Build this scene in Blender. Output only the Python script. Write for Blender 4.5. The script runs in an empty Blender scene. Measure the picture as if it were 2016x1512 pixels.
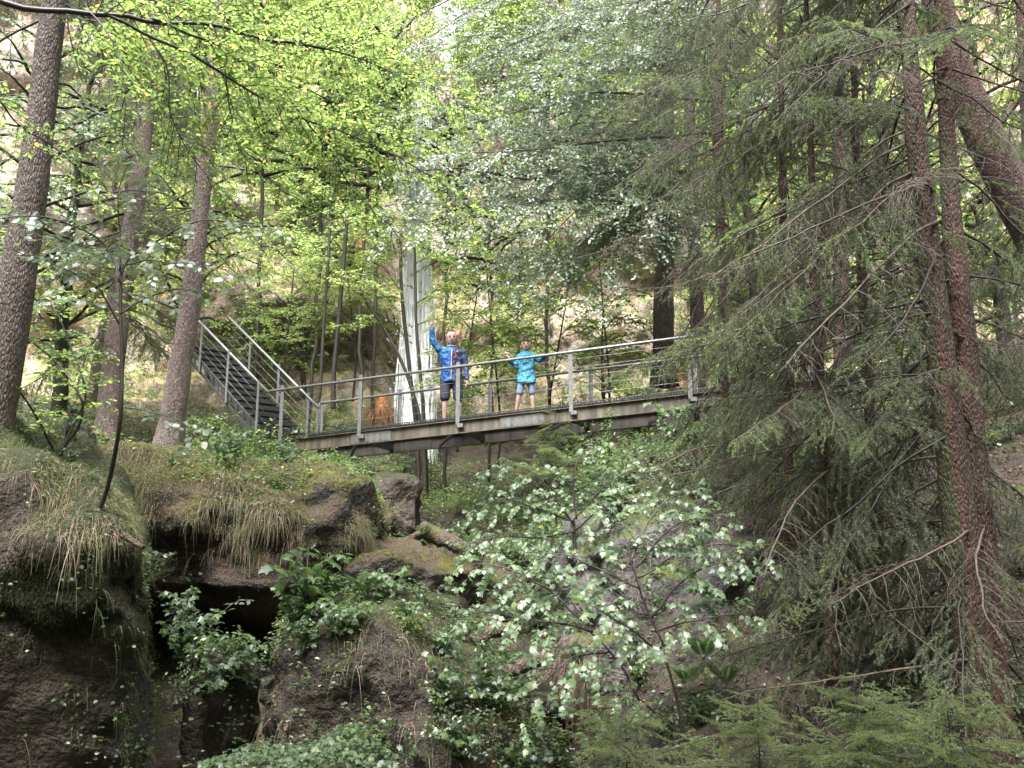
import bpy, bmesh, math, random
import numpy as np
from mathutils import Vector, Matrix
from mathutils.bvhtree import BVHTree

S = bpy.context.scene
COL = S.collection
R = math.radians

# ------------------------------------------------------------------ camera, sky, sun, exposure
PITCH, FPX = R(11.0), 1700.0
CAM = np.array([0.0, 0.0, 1.6])
cd = bpy.data.cameras.new('camera')
cd.sensor_width = 36.0
cd.lens = 36.0 * FPX / 2016.0
cd.clip_end = 500.0
cam = bpy.data.objects.new('camera', cd)
COL.objects.link(cam)
cam.location = CAM
cam.rotation_euler = (R(90) + PITCH, 0, 0)
S.camera = cam

SUN_EL, SUN_ROT = R(60), R(200)
w = bpy.data.worlds.new('World')
S.world = w
w.use_nodes = True
nt = w.node_tree
bg = nt.nodes['Background']
sky = nt.nodes.new('ShaderNodeTexSky')
sky.sky_type = 'NISHITA'
sky.sun_disc = False
sky.sun_elevation = SUN_EL
sky.sun_rotation = SUN_ROT
sky.dust_density = 4.0
hs = nt.nodes.new('ShaderNodeHueSaturation')       # an overcast sky: nearly colourless
hs.inputs['Saturation'].default_value = 0.22
nt.links.new(sky.outputs[0], hs.inputs['Color'])
nt.links.new(hs.outputs[0], bg.inputs['Color'])
bg.inputs['Strength'].default_value = 0.15
sl = bpy.data.lights.new('sun', 'SUN')
sl.energy = 1.5
sl.angle = R(25)
sl.color = (1.0, 0.97, 0.92)
so = bpy.data.objects.new('sun', sl)
COL.objects.link(so)
# Nishita: sun_rotation 0 -> +Y, turning clockwise seen from above
sd = Vector((math.sin(SUN_ROT) * math.cos(SUN_EL), math.cos(SUN_ROT) * math.cos(SUN_EL), math.sin(SUN_EL)))
so.rotation_euler = sd.to_track_quat('Z', 'Y').to_euler()
vs = S.view_settings
vs.view_transform = 'Standard'
vs.look = 'None'
vs.exposure = 2.65
vs.gamma = 1.0
S.cycles.use_denoising = True
S.cycles.max_bounces = 8
S.cycles.diffuse_bounces = 2
S.cycles.transparent_max_bounces = 12
S.cycles.transmission_bounces = 6

# ------------------------------------------------------------------ helpers: pixels, noise, meshes
def at(px, py, Y):
    dx, dy = (px - 1008.0) / FPX, (756.0 - py) / FPX
    c, s = math.cos(PITCH), math.sin(PITCH)
    d = np.array([dx, c - dy * s, s + dy * c])
    return CAM + d * (Y / d[1])

def pline(lst):
    return np.array([at(*p) for p in lst])

def _hash(ix, iy, iz, seed):
    h = (ix.astype(np.int64) * 374761393 + iy.astype(np.int64) * 668265263 + iz.astype(np.int64) * 2147483647 + seed * 974634777) & 0xFFFFFFFF
    h = ((h ^ (h >> 13)) * 1274126177) & 0xFFFFFFFF
    h = (h ^ (h >> 16)) & 0xFFFFFFFF
    return h.astype(np.float64) / 4294967295.0 * 2 - 1

def vnoise(P, seed=0):
    P = np.asarray(P, float)
    i = np.floor(P)
    f = P - i
    f = f * f * f * (f * (f * 6 - 15) + 10)
    x, y, z = i[:, 0], i[:, 1], i[:, 2]
    o = 0
    for a in (0, 1):
        for b in (0, 1):
            for c in (0, 1):
                wgt = (f[:, 0] if a else 1 - f[:, 0]) * (f[:, 1] if b else 1 - f[:, 1]) * (f[:, 2] if c else 1 - f[:, 2])
                o = o + wgt * _hash(x + a, y + b, z + c, seed)
    return o

def fbm(P, octv=4, seed=0, gain=0.5):
    P = np.asarray(P, float)
    o, a, k = 0, 1.0, 1.0
    for j in range(octv):
        o = o + a * vnoise(P * k + j * 7.3, seed + j)
        a *= gain
        k *= 2.03
    return o

class MB:
    """collects vertices and faces; build() makes one mesh"""
    def __init__(s):
        s.V, s.F, s.n = [], [], 0          # F: (array of faces, material index)
    def add(s, V, faces, mi=0):
        V = np.asarray(V, float).reshape(-1, 3)
        if not isinstance(faces, list):
            faces = [faces]
        for f in faces:
            f = np.asarray(f, np.int64)
            if f.size:
                s.F.append((f + s.n, mi))
        s.V.append(V)
        s.n += len(V)
        return s
    def box(s, c, size, X=(1, 0, 0), Y=(0, 1, 0), Z=(0, 0, 1), mi=0):
        c, X, Y, Z = (np.asarray(a, float) for a in (c, X, Y, Z))
        h = np.asarray(size, float) / 2
        V = [c + X * h[0] * i + Y * h[1] * j + Z * h[2] * k for k in (-1, 1) for j in (-1, 1) for i in (-1, 1)]
        return s.add(V, np.array([[0, 2, 3, 1], [4, 5, 7, 6], [0, 1, 5, 4], [2, 6, 7, 3], [0, 4, 6, 2], [1, 3, 7, 5]]), mi)
    def beam(s, a, b, wd, ht, up=(0, 0, 1), mi=0):
        a, b = np.asarray(a, float), np.asarray(b, float)
        X = b - a
        L = np.linalg.norm(X)
        X = X / L
        Y = np.cross(up, X)
        Y /= np.linalg.norm(Y)
        return s.box((a + b) / 2, (L, wd, ht), X, Y, np.cross(X, Y), mi)
    def tube(s, P, r, n=6, mi=0, cap=True):
        V, F, C = tube_arrays(P, r, n)
        s.add(V, [F] + ([C] if cap else []), mi)
        return s
    def mesh(s, name, smooth=True):
        V = np.concatenate(s.V) if s.V else np.zeros((0, 3))
        return raw_mesh(name, V, s.F, smooth)
    def build(s, name, mats, parent=None, smooth=True):
        return obj(name, s.mesh(name, smooth), mats, parent)

def raw_mesh(name, V, F, smooth=True):
    me = bpy.data.meshes.new(name)
    me.vertices.add(len(V))
    me.vertices.foreach_set('co', np.ascontiguousarray(V, np.float32).ravel())
    loops = np.concatenate([f.ravel() for f, _ in F])
    tot = np.concatenate([np.full(len(f), f.shape[1]) for f, _ in F])
    mi = np.concatenate([np.full(len(f), m) for f, m in F])
    me.loops.add(len(loops))
    me.loops.foreach_set('vertex_index', loops.astype(np.int32))
    me.polygons.add(len(tot))
    me.polygons.foreach_set('loop_start', np.concatenate([[0], np.cumsum(tot)[:-1]]).astype(np.int32))
    me.polygons.foreach_set('material_index', mi.astype(np.int32))
    me.polygons.foreach_set('use_smooth', np.full(len(tot), smooth))
    me.update(calc_edges=True)
    return me

def tube_arrays(P, r, n=6):
    P = np.asarray(P, float)
    m = len(P)
    r = np.broadcast_to(np.asarray(r, float), (m,)) if np.ndim(r) < 2 else np.asarray(r, float)
    T = np.gradient(P, axis=0)
    T /= np.linalg.norm(T, axis=1)[:, None] + 1e-12
    ref = np.array([0, 0, 1.0]) if abs(T[:, 2]).mean() < 0.8 else np.array([1.0, 0, 0])
    A = np.cross(T, ref)
    A /= np.linalg.norm(A, axis=1)[:, None] + 1e-12
    B = np.cross(T, A)
    th = np.arange(n) * 2 * math.pi / n
    if np.ndim(r) == 2:
        ra, rb = r[:, :1, None], r[:, 1:2, None]
    else:
        ra = rb = r[:, None, None]
    V = P[:, None, :] + ra * np.cos(th)[None, :, None] * A[:, None, :] + rb * np.sin(th)[None, :, None] * B[:, None, :]
    i = np.arange(m - 1)[:, None] * n
    j = np.arange(n)[None, :]
    k = (j + 1) % n
    F = np.stack([i + j, i + k, i + n + k, i + n + j], -1).reshape(-1, 4)
    C = np.array([list(range(n))[::-1], [(m - 1) * n + q for q in range(n)]])
    return V.reshape(-1, 3), F[:, ::-1], C[:, ::-1]

def smooth_line(P, n, wob=0.0, seed=0):
    """Catmull-Rom through the points, n samples, optional wobble"""
    P = np.asarray(P, float)
    if len(P) == 2:
        t = np.linspace(0, 1, n)[:, None]
        Q = P[0] * (1 - t) + P[1] * t
    else:
        E = np.vstack([2 * P[0] - P[1], P, 2 * P[-1] - P[-2]])
        u = np.linspace(0, len(P) - 1 - 1e-9, n)
        i = u.astype(int)
        f = (u - i)[:, None]
        a, b, c, d = E[i], E[i + 1], E[i + 2], E[i + 3]
        Q = 0.5 * (2 * b + (c - a) * f + (2 * a - 5 * b + 4 * c - d) * f * f + (3 * b - a - 3 * c + d) * f ** 3)
    if wob:
        L = np.cumsum(np.r_[0, np.linalg.norm(np.diff(Q, axis=0), axis=1)])
        for ax in range(3):
            Q[:, ax] += wob * fbm(np.c_[L * 2.2, np.full(n, ax * 9.1), np.zeros(n)], 3, seed)
    return Q

def obj(name, me, mats, parent=None):
    o = bpy.data.objects.new(name, me)
    COL.objects.link(o)
    for m in (mats if isinstance(mats, (list, tuple)) else [mats]):
        me.materials.append(m)
    if parent:
        o.parent = parent
    return o

def tag(o, label=None, cat=None, group=None, kind=None):
    for k, v in (('label', label), ('category', cat), ('group', group), ('kind', kind)):
        if v:
            o[k] = v
    return o

def thing(name, label, cat, loc=(0, 0, 0), group=None):
    o = bpy.data.objects.new(name, None)
    COL.objects.link(o)
    o.location = loc
    return tag(o, label, cat, group)

def dup(root, M, label=None, group=None):
    c = root.copy()
    COL.objects.link(c)
    c.matrix_world = M
    if label:
        c['label'] = label
    if group:
        c['group'] = group
    for ch in kids.get(root.name, ()):
        d = ch.copy()
        COL.objects.link(d)
        d.parent = c
    return c
kids = {}
def part(root, o):
    o.parent = root
    kids.setdefault(root.name, []).append(o)
    return o

def xf(loc, rz=0.0, sc=1.0, tilt=None):
    M = Matrix.Translation(Vector(loc))
    if tilt is not None:
        M = M @ Vector((0, 0, 1)).rotation_difference(Vector(tilt)).to_matrix().to_4x4()
    M = M @ Matrix.Rotation(rz, 4, 'Z')
    s = sc if hasattr(sc, '__len__') else (sc, sc, sc)
    return M @ Matrix.Diagonal((*s, 1))

# ------------------------------------------------------------------ materials
def newmat(name):
    m = bpy.data.materials.new(name)
    m.use_nodes = True
    t = m.node_tree
    return m, t, t.nodes['Principled BSDF'], t.nodes['Material Output']

def N(t, typ, **kw):
    n = t.nodes.new(typ)
    for k, v in kw.items():
        if k in n.inputs:
            n.inputs[k].default_value = v
        else:
            setattr(n, k, v)
    return n

def ramp(t, fac, stops):
    n = t.nodes.new('ShaderNodeValToRGB')
    e = n.color_ramp.elements
    while len(e) < len(stops):
        e.new(0.5)
    for q, (p, c) in zip(e, stops):
        q.position = p
        q.color = (*c, 1) if len(c) == 3 else c
    t.links.new(fac, n.inputs[0])
    return n.outputs[0]

def mixc(t, fac, a, b, blend='MIX'):
    n = t.nodes.new('ShaderNodeMix')
    n.data_type = 'RGBA'
    n.blend_type = blend
    for v, idx in ((fac, 0), (a, 6), (b, 7)):
        if hasattr(v, 'is_linked'):
            t.links.new(v, n.inputs[idx])
        else:
            n.inputs[idx].default_value = v if idx == 0 else (*v, 1)
    return n.outputs[2]

def math_(t, op, a, b=0.5, clamp=False):
    n = t.nodes.new('ShaderNodeMath')
    n.operation = op
    n.use_clamp = clamp
    for i, v in enumerate((a, b)):
        if hasattr(v, 'is_linked'):
            t.links.new(v, n.inputs[i])
        else:
            n.inputs[i].default_value = v
    return n.outputs[0]

def tex(t, kind, scale, detail=4, vec=None, rough=0.55, out=0, feature=None):
    n = t.nodes.new('ShaderNodeTexNoise' if kind == 'n' else 'ShaderNodeTexVoronoi')
    n.inputs['Scale'].default_value = scale
    if kind == 'n':
        n.inputs['Detail'].default_value = detail
        n.inputs['Roughness'].default_value = rough
    elif feature:
        n.feature = feature
    if vec is not None:
        t.links.new(vec, n.inputs['Vector'])
    return n.outputs[out]

def coords(t, scale=(1, 1, 1)):
    g = t.nodes.new('ShaderNodeTexCoord')
    m = t.nodes.new('ShaderNodeMapping')
    m.inputs['Scale'].default_value = scale
    t.links.new(g.outputs['Object'], m.inputs['Vector'])
    return m.outputs[0]

def bump(t, h, strength, dist, bs):
    b = t.nodes.new('ShaderNodeBump')
    b.inputs['Strength'].default_value = strength
    b.inputs['Distance'].default_value = dist
    t.links.new(h, b.inputs['Height'])
    t.links.new(b.outputs[0], bs.inputs['Normal'])

def leaf_mat(name, stops, trans, tw=0.45, rough=0.33, spec=0.5, coat=0.0):
    m, t, bs, out = newmat(name)
    g = t.nodes.new('ShaderNodeNewGeometry')
    c = ramp(t, g.outputs['Random Per Island'], stops)
    tr = t.nodes.new('ShaderNodeBsdfTranslucent')
    oi = t.nodes.new('ShaderNodeObjectInfo')
    h = t.nodes.new('ShaderNodeHueSaturation')
    h.inputs['Saturation'].default_value = 0.78
    v = t.nodes.new('ShaderNodeMapRange')
    v.inputs['To Min'].default_value, v.inputs['To Max'].default_value = 0.75, 1.25
    t.links.new(oi.outputs['Random'], v.inputs['Value'])
    t.links.new(v.outputs[0], h.inputs['Value'])
    t.links.new(c, h.inputs['Color'])
    t.links.new(h.outputs[0], bs.inputs['Base Color'])
    tc = mixc(t, 1.0, h.outputs[0], trans, 'MULTIPLY')
    t.links.new(tc, tr.inputs['Color'])
    bs.inputs['Roughness'].default_value = rough
    bs.inputs['Specular IOR Level'].default_value = spec
    bs.inputs['Coat Weight'].default_value = coat
    bs.inputs['Coat Roughness'].default_value = 0.34
    mx = t.nodes.new('ShaderNodeMixShader')
    mx.inputs[0].default_value = tw
    t.links.new(bs.outputs[0], mx.inputs[1])
    t.links.new(tr.outputs[0], mx.inputs[2])
    t.links.new(mx.outputs[0], out.inputs['Surface'])
    return m

def bark_mat(name, dark, light, scale=18, moss=None, red=None, stretch=0.35):
    m, t, bs, out = newmat(name)
    v = coords(t, (1, 1, stretch))
    n1 = tex(t, 'n', scale, 5, v)
    vo = tex(t, 'v', scale * 1.6, vec=v, feature='DISTANCE_TO_EDGE')
    c = ramp(t, n1, [(0.3, dark), (0.7, light)])
    crack = ramp(t, vo, [(0.0, (0.25, 0.25, 0.25)), (0.25, (1, 1, 1))])
    c = mixc(t, 0.75, c, crack, 'MULTIPLY')
    lich = ramp(t, tex(t, 'n', 55, 3), [(0.66, (0, 0, 0)), (0.72, (1, 1, 1))])
    c = mixc(t, math_(t, 'MULTIPLY', lich, 0.5), c, (0.3, 0.3, 0.27))
    if red:
        c = mixc(t, math_(t, 'MULTIPLY', ramp(t, tex(t, 'n', 3.5, 4), [(0.4, (0, 0, 0)), (0.6, (1, 1, 1))]), 0.7), c, red)
    if moss:
        c = mixc(t, ramp(t, tex(t, 'n', 2.2, 5), [(0.52, (0, 0, 0)), (0.66, (1, 1, 1))]), c, moss)
    t.links.new(c, bs.inputs['Base Color'])
    bs.inputs['Roughness'].default_value = 0.75
    hh = math_(t, 'ADD', math_(t, 'MULTIPLY', vo, 1.4), n1)
    bump(t, hh, 0.9, 0.03, bs)
    return m

def rock_mat(name, dark, mid, light, moss=(0.055, 0.07, 0.012), moss_lo=0.35, moss_n=0.5, pebble=14, stain=None, moss_amt=1.0, soil=None):
    m, t, bs, out = newmat(name)
    v = coords(t)
    n1 = tex(t, 'n', 1.3, 8, v, 0.65)
    n2 = tex(t, 'n', 9, 6, v, 0.6)
    vo = tex(t, 'v', pebble, vec=v)
    vo2 = tex(t, 'v', pebble * 2.7, vec=v)
    c = ramp(t, n1, [(0.3, dark), (0.5, mid), (0.72, light)])
    pc = tex(t, 'v', pebble, vec=v, out=1)
    sep = t.nodes.new('ShaderNodeSeparateColor')
    t.links.new(pc, sep.inputs[0])
    pv = math_(t, 'ADD', math_(t, 'MULTIPLY', sep.outputs[0], 0.8), 0.55)
    comb = t.nodes.new('ShaderNodeCombineColor')
    for i in range(3):
        t.links.new(pv, comb.inputs[i])
    c = mixc(t, 0.6, c, comb.outputs[0], 'MULTIPLY')
    c = mixc(t, 0.8, c, ramp(t, n2, [(0.3, (0.45, 0.45, 0.45)), (0.7, (1.25, 1.25, 1.25))]), 'MULTIPLY')
    if stain:
        for col, sc, lo in stain:
            c = mixc(t, ramp(t, tex(t, 'n', sc, 4, v), [(lo, (0, 0, 0)), (lo + 0.1, (1, 1, 1))]), c, col)
    g = t.nodes.new('ShaderNodeNewGeometry')
    sx = t.nodes.new('ShaderNodeSeparateXYZ')
    t.links.new(g.outputs['Normal'], sx.inputs[0])
    up = math_(t, 'ADD', sx.outputs[2], math_(t, 'MULTIPLY', math_(t, 'SUBTRACT', tex(t, 'n', 2.3, 6, v, 0.7), 0.5), 2.2))
    fac = ramp(t, up, [(moss_lo, (0, 0, 0)), (min(1, moss_lo + 0.25), (1, 1, 1))])
    mc = ramp(t, tex(t, 'n', 28, 5, v), [(0.3, tuple(q * 0.45 for q in moss)), (0.55, moss), (0.75, (moss[0] * 2.0, moss[1] * 1.7, moss[2] * 1.4))])
    if soil:
        mc = mixc(t, ramp(t, tex(t, 'n', 1.9, 5, v), [(0.42, (0, 0, 0)), (0.55, (1, 1, 1))]), mc, soil)
    c = mixc(t, math_(t, 'MULTIPLY', fac, moss_amt), c, mc)
    t.links.new(c, bs.inputs['Base Color'])
    bs.inputs['Roughness'].default_value = 0.8
    hgt = math_(t, 'ADD', math_(t, 'MULTIPLY', vo, -0.5), math_(t, 'ADD', math_(t, 'MULTIPLY', vo2, -0.25), n2))
    bump(t, hgt, 1.0, 0.06, bs)
    return m

def plain_mat(name, col, rough=0.6, metal=0.0, var=0.25, scale=12, bumpy=0.0, stretch=(1, 1, 1), spec=0.5):
    m, t, bs, out = newmat(name)
    v = coords(t, stretch)
    n = tex(t, 'n', scale, 5, v)
    lo = tuple(q * (1 - var) for q in col)
    hi = tuple(min(1, q * (1 + var)) for q in col)
    t.links.new(ramp(t, n, [(0.3, lo), (0.7, hi)]), bs.inputs['Base Color'])
    bs.inputs['Roughness'].default_value = rough
    bs.inputs['Metallic'].default_value = metal
    bs.inputs['Specular IOR Level'].default_value = spec
    if bumpy:
        bump(t, n, bumpy, 0.02, bs)
    return m

M = {}
M['beech'] = leaf_mat('beech leaves', [(0, (0.055, 0.12, 0.015)), (0.5, (0.09, 0.17, 0.02)), (0.93, (0.14, 0.22, 0.03)), (1, (0.32, 0.25, 0.03))], (3.8, 3.4, 3.0), 0.55, 0.42)
M['far'] = leaf_mat('far leaves', [(0, (0.06, 0.115, 0.02)), (0.6, (0.10, 0.17, 0.03)), (0.95, (0.17, 0.23, 0.04)), (1, (0.35, 0.24, 0.05))], (3.8, 3.5, 3.0), 0.52, 0.42)
M['silver'] = leaf_mat('glossy grey green leaves', [(0, (0.04, 0.078, 0.027)), (0.6, (0.065, 0.112, 0.04)), (1, (0.11, 0.16, 0.055))], (3.2, 3.4, 2.6), 0.3, 0.48, 0.7, 0.6)
M['maple'] = leaf_mat('maple leaves', [(0, (0.03, 0.07, 0.02)), (0.6, (0.05, 0.10, 0.028)), (0.92, (0.09, 0.15, 0.04)), (1, (0.14, 0.2, 0.04))], (3.4, 3.6, 2.6), 0.25, 0.52, 0.7, 0.4)
M['bush'] = leaf_mat('bush leaves', [(0, (0.04, 0.085, 0.018)), (0.6, (0.075, 0.14, 0.025)), (0.96, (0.13, 0.19, 0.04)), (1, (0.4, 0.12, 0.06))], (3.2, 3.5, 2.2), 0.38, 0.33, 0.7, 0.3)
M['needle'] = leaf_mat('spruce needles', [(0, (0.075, 0.10, 0.055)), (0.6, (0.12, 0.15, 0.08)), (1, (0.19, 0.225, 0.115))], (2.0, 2.2, 1.4), 0.25, 0.4)
M['needle_young'] = leaf_mat('young spruce needles', [(0, (0.085, 0.125, 0.038)), (0.6, (0.14, 0.19, 0.055)), (1, (0.22, 0.27, 0.08))], (2.2, 2.4, 1.4), 0.3, 0.4)
M['fern'] = leaf_mat('fern fronds', [(0, (0.05, 0.10, 0.025)), (1, (0.09, 0.155, 0.04))], (2.2, 2.2, 1.8), 0.3, 0.45)
M['grass'] = leaf_mat('hanging grass', [(0, (0.09, 0.14, 0.035)), (0.38, (0.16, 0.19, 0.06)), (0.5, (0.30, 0.235, 0.125)), (0.8, (0.42, 0.29, 0.19)), (1, (0.27, 0.16, 0.11))], (1.6, 1.6, 1.3), 0.3, 0.55, 0.3)
M['grass_green'] = leaf_mat('green grass', [(0, (0.06, 0.11, 0.02)), (0.7, (0.12, 0.18, 0.045)), (0.85, (0.22, 0.2, 0.08)), (1, (0.3, 0.22, 0.12))], (1.8, 1.9, 1.3), 0.3, 0.5, 0.3)
M['grass_orange'] = leaf_mat('orange stained grass', [(0, (0.10, 0.10, 0.03)), (0.3, (0.3, 0.13, 0.03)), (1, (0.45, 0.2, 0.06))], (1.5, 1.4, 1.0), 0.25, 0.6, 0.3)
M['moss'] = leaf_mat('moss', [(0, (0.05, 0.058, 0.009)), (0.6, (0.12, 0.12, 0.014)), (1, (0.21, 0.19, 0.025))], (1.4, 1.4, 1.0), 0.2, 0.7, 0.2)
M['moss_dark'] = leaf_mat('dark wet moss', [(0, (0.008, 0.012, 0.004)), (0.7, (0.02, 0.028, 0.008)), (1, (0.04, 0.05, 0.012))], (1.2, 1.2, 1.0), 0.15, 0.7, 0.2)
M['litter'] = leaf_mat('leaf litter', [(0, (0.09, 0.05, 0.03)), (0.6, (0.18, 0.10, 0.06)), (1, (0.3, 0.19, 0.13))], (1.3, 1.2, 1.0), 0.15, 0.6, 0.3)
M['bark'] = bark_mat('grey pink spruce bark', (0.06, 0.042, 0.037), (0.19, 0.145, 0.128), 22)
M['bark_light'] = bark_mat('pale spruce bark', (0.135, 0.1, 0.09), (0.36, 0.275, 0.25), 26)
M['bark_red'] = bark_mat('reddish wet spruce bark', (0.035, 0.02, 0.016), (0.12, 0.068, 0.053), 26, moss=(0.05, 0.055, 0.022), red=(0.11, 0.048, 0.036))
M['twig'] = plain_mat('wet dark twig bark', (0.03, 0.024, 0.02), 0.5, var=0.5, scale=30)
M['deadtwig'] = plain_mat('dry brown twigs', (0.085, 0.063, 0.053), 0.8, var=0.5, scale=30)
M['rock'] = rock_mat('dark conglomerate', (0.011, 0.0085, 0.006), (0.036, 0.027, 0.02), (0.10, 0.074, 0.058), moss=(0.03, 0.034, 0.008), moss_lo=0.5)
M['rock_mossy'] = rock_mat('mossy conglomerate', (0.014, 0.011, 0.009), (0.036, 0.029, 0.024), (0.09, 0.072, 0.062), moss=(0.085, 0.083, 0.013), moss_lo=0.2, soil=(0.075, 0.052, 0.036))
M['rock_grey'] = rock_mat('grey conglomerate', (0.028, 0.024, 0.024), (0.075, 0.065, 0.064), (0.16, 0.14, 0.142), moss_lo=0.6, pebble=11)
M['cliff'] = rock_mat('pale conglomerate cliff', (0.11, 0.085, 0.067), (0.33, 0.26, 0.215), (0.52, 0.43, 0.365), moss=(0.10, 0.13, 0.03), moss_lo=0.42, pebble=5, stain=[((0.55, 0.30, 0.15), 0.35, 0.6), ((0.16, 0.13, 0.1), 0.5, 0.63)], soil=(0.4, 0.31, 0.19))
M['ground'] = rock_mat('forest soil', (0.014, 0.010, 0.008), (0.033, 0.024, 0.018), (0.07, 0.05, 0.04), moss=(0.06, 0.075, 0.016), moss_lo=0.75, soil=(0.075, 0.05, 0.035))
M['orange'] = rock_mat('orange sinter', (0.35, 0.13, 0.03), (0.62, 0.26, 0.06), (0.5, 0.36, 0.2), moss_lo=0.45, pebble=20)
M['log'] = bark_mat('dead wet wood', (0.045, 0.032, 0.025), (0.17, 0.12, 0.09), 16, moss=(0.07, 0.07, 0.02), stretch=1.0)
M['zinc'] = plain_mat('galvanised steel', (0.18, 0.185, 0.18), 0.45, 0.3, 0.35, 25)
M['cable'] = plain_mat('steel cable', (0.2, 0.2, 0.2), 0.45, 0.5, 0.1, 30)
M['girder'] = plain_mat('weathered girder', (0.095, 0.082, 0.064), 0.65, 0.1, 0.6, 9, stretch=(1.2, 1.2, 0.12))
M['girder_dark'] = plain_mat('dark girder', (0.075, 0.066, 0.058), 0.65, 0.1, 0.5, 9, stretch=(1.2, 1.2, 0.12))
M['plate'] = plain_mat('zinc splice plate', (0.155, 0.155, 0.152), 0.5, 0.25, 0.3, 12, stretch=(1, 1, 0.2))
M['tread'] = plain_mat('dark stair grating', (0.035, 0.036, 0.038), 0.75, 0.1, 0.3, 14)

# ------------------------------------------------------------------ the ground
def ss(x, a, b):
    t = np.clip((x - a) / (b - a), 0, 1)
    return t * t * (3 - 2 * t)

def height(x, y):
    x, y = np.asarray(x, float), np.asarray(y, float)
    c = np.interp(y, [-8, 3, 5.5, 8, 10, 11.5, 14, 18, 24, 30, 40], [0.1, -0.1, -1.2, -1.5, -0.7, 0.4, 1.2, 2.2, 3.1, 6, 14])
    l = np.interp(y, [-8, 3, 5.5, 11.0, 13.6, 14.8, 19, 24, 30, 40], [0.2, 0.0, -1.2, -0.9, 0.0, 2.75, 3.4, 4.6, 6.5, 14])
    r = np.interp(y, [-8, 3, 5.5, 7.5, 9.5, 11.6, 14, 18, 24, 30, 40], [0.1, 0, -0.9, -0.8, 0.2, 2.0, 3.0, 3.9, 5.0, 6.5, 14])
    wl, wr = ss(x, -1.7, -3.1), ss(x, 0.2, 2.0)
    wl = ss(-x, 1.7, 3.1)
    h = c * (1 - wl) * (1 - wr) + l * wl + r * wr
    h = h + 0.22 * np.clip(x - 4.6, 0, 20) * ss(y, 6, 11) + 0.16 * np.clip(-x - 7, 0, 20) * ss(y, 9, 14)
    h = h + np.interp(-y, [4, 8, 14, 40], [0, 1.5, 8, 34]) + 1.15 * np.clip(np.abs(x) - 12.5, 0, 30) * (1 - ss(y, 15, 19))  # unseen banks behind and beside the camera, added to block low sky light
    P = np.stack([x.ravel(), y.ravel(), np.zeros(x.size)], 1)
    n = (0.22 * fbm(P * 0.7, 3, 5) + 0.10 * fbm(P * 2.6, 3, 9)).reshape(x.shape)
    return h + n * (0.4 + 0.6 * ss(y, 3, 9))

gx = np.concatenate([np.linspace(-60, -16, 40)[:-1], np.linspace(-16, 16, 260), np.linspace(16, 60, 40)[1:]])
gy = np.concatenate([np.linspace(-40, 3, 40)[:-1], np.linspace(3, 28, 220), np.linspace(28, 45, 30)[1:]])
GX, GY = np.meshgrid(gx, gy)
GZ = height(GX, GY)
def grid_faces(nu, nv):
    i = (np.arange(nv - 1)[:, None] * nu + np.arange(nu - 1)[None, :]).ravel()
    return np.stack([i, i + 1, i + nu + 1, i + nu], 1)
mb = MB().add(np.stack([GX.ravel(), GY.ravel(), GZ.ravel()], 1), grid_faces(len(gx), len(gy)))
ground = tag(mb.build('ground', M['ground']), 'brown forest floor of the gorge rising towards the cliff', 'ground', kind='structure')

# the cliff: a bowl of ledges round the waterfall
WX = -3.0
cu = np.linspace(-30, 30, 330)
cv = np.linspace(0, 1, 260)
CU, CVV = np.meshgrid(cu, cv)
CZ = 1.5 + CVV * (36 - 14.5 * np.exp(-((CU - WX) / 1.3) ** 2))
CY = 26.2 - 0.011 * CU ** 2 + np.interp(CZ, [1, 8, 14, 24, 32, 38], [-1.2, 3.8, 5.2, 8.8, 13.0, 19])
CY = CY + 2.0 * np.exp(-((CU - WX) / 1.5) ** 2)
P = np.stack([CU.ravel(), CZ.ravel() * 1.0, np.zeros(CU.size)], 1)
led = np.sin(CZ.ravel() * 1.7 + 2.5 * fbm(P * [0.16, 0.1, 1], 3, 21)) * 0.45
low_ = 0.45 + 0.55 * ss(CZ.ravel(), 5, 11)
CY = CY + (low_ * (1.3 * fbm(P * 0.22, 4, 31) + led) + 0.35 * fbm(P * 1.1, 4, 41) + 0.12 * fbm(P * 4.0, 2, 44)).reshape(CU.shape)
mb = MB().add(np.stack([CU.ravel(), CY.ravel(), CZ.ravel()], 1), grid_faces(len(cu), len(cv)))
cliff = tag(mb.build('cliff', M['cliff']), 'pale conglomerate cliff with grassy ledges behind the bridge', 'cliff', kind='structure')

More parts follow.
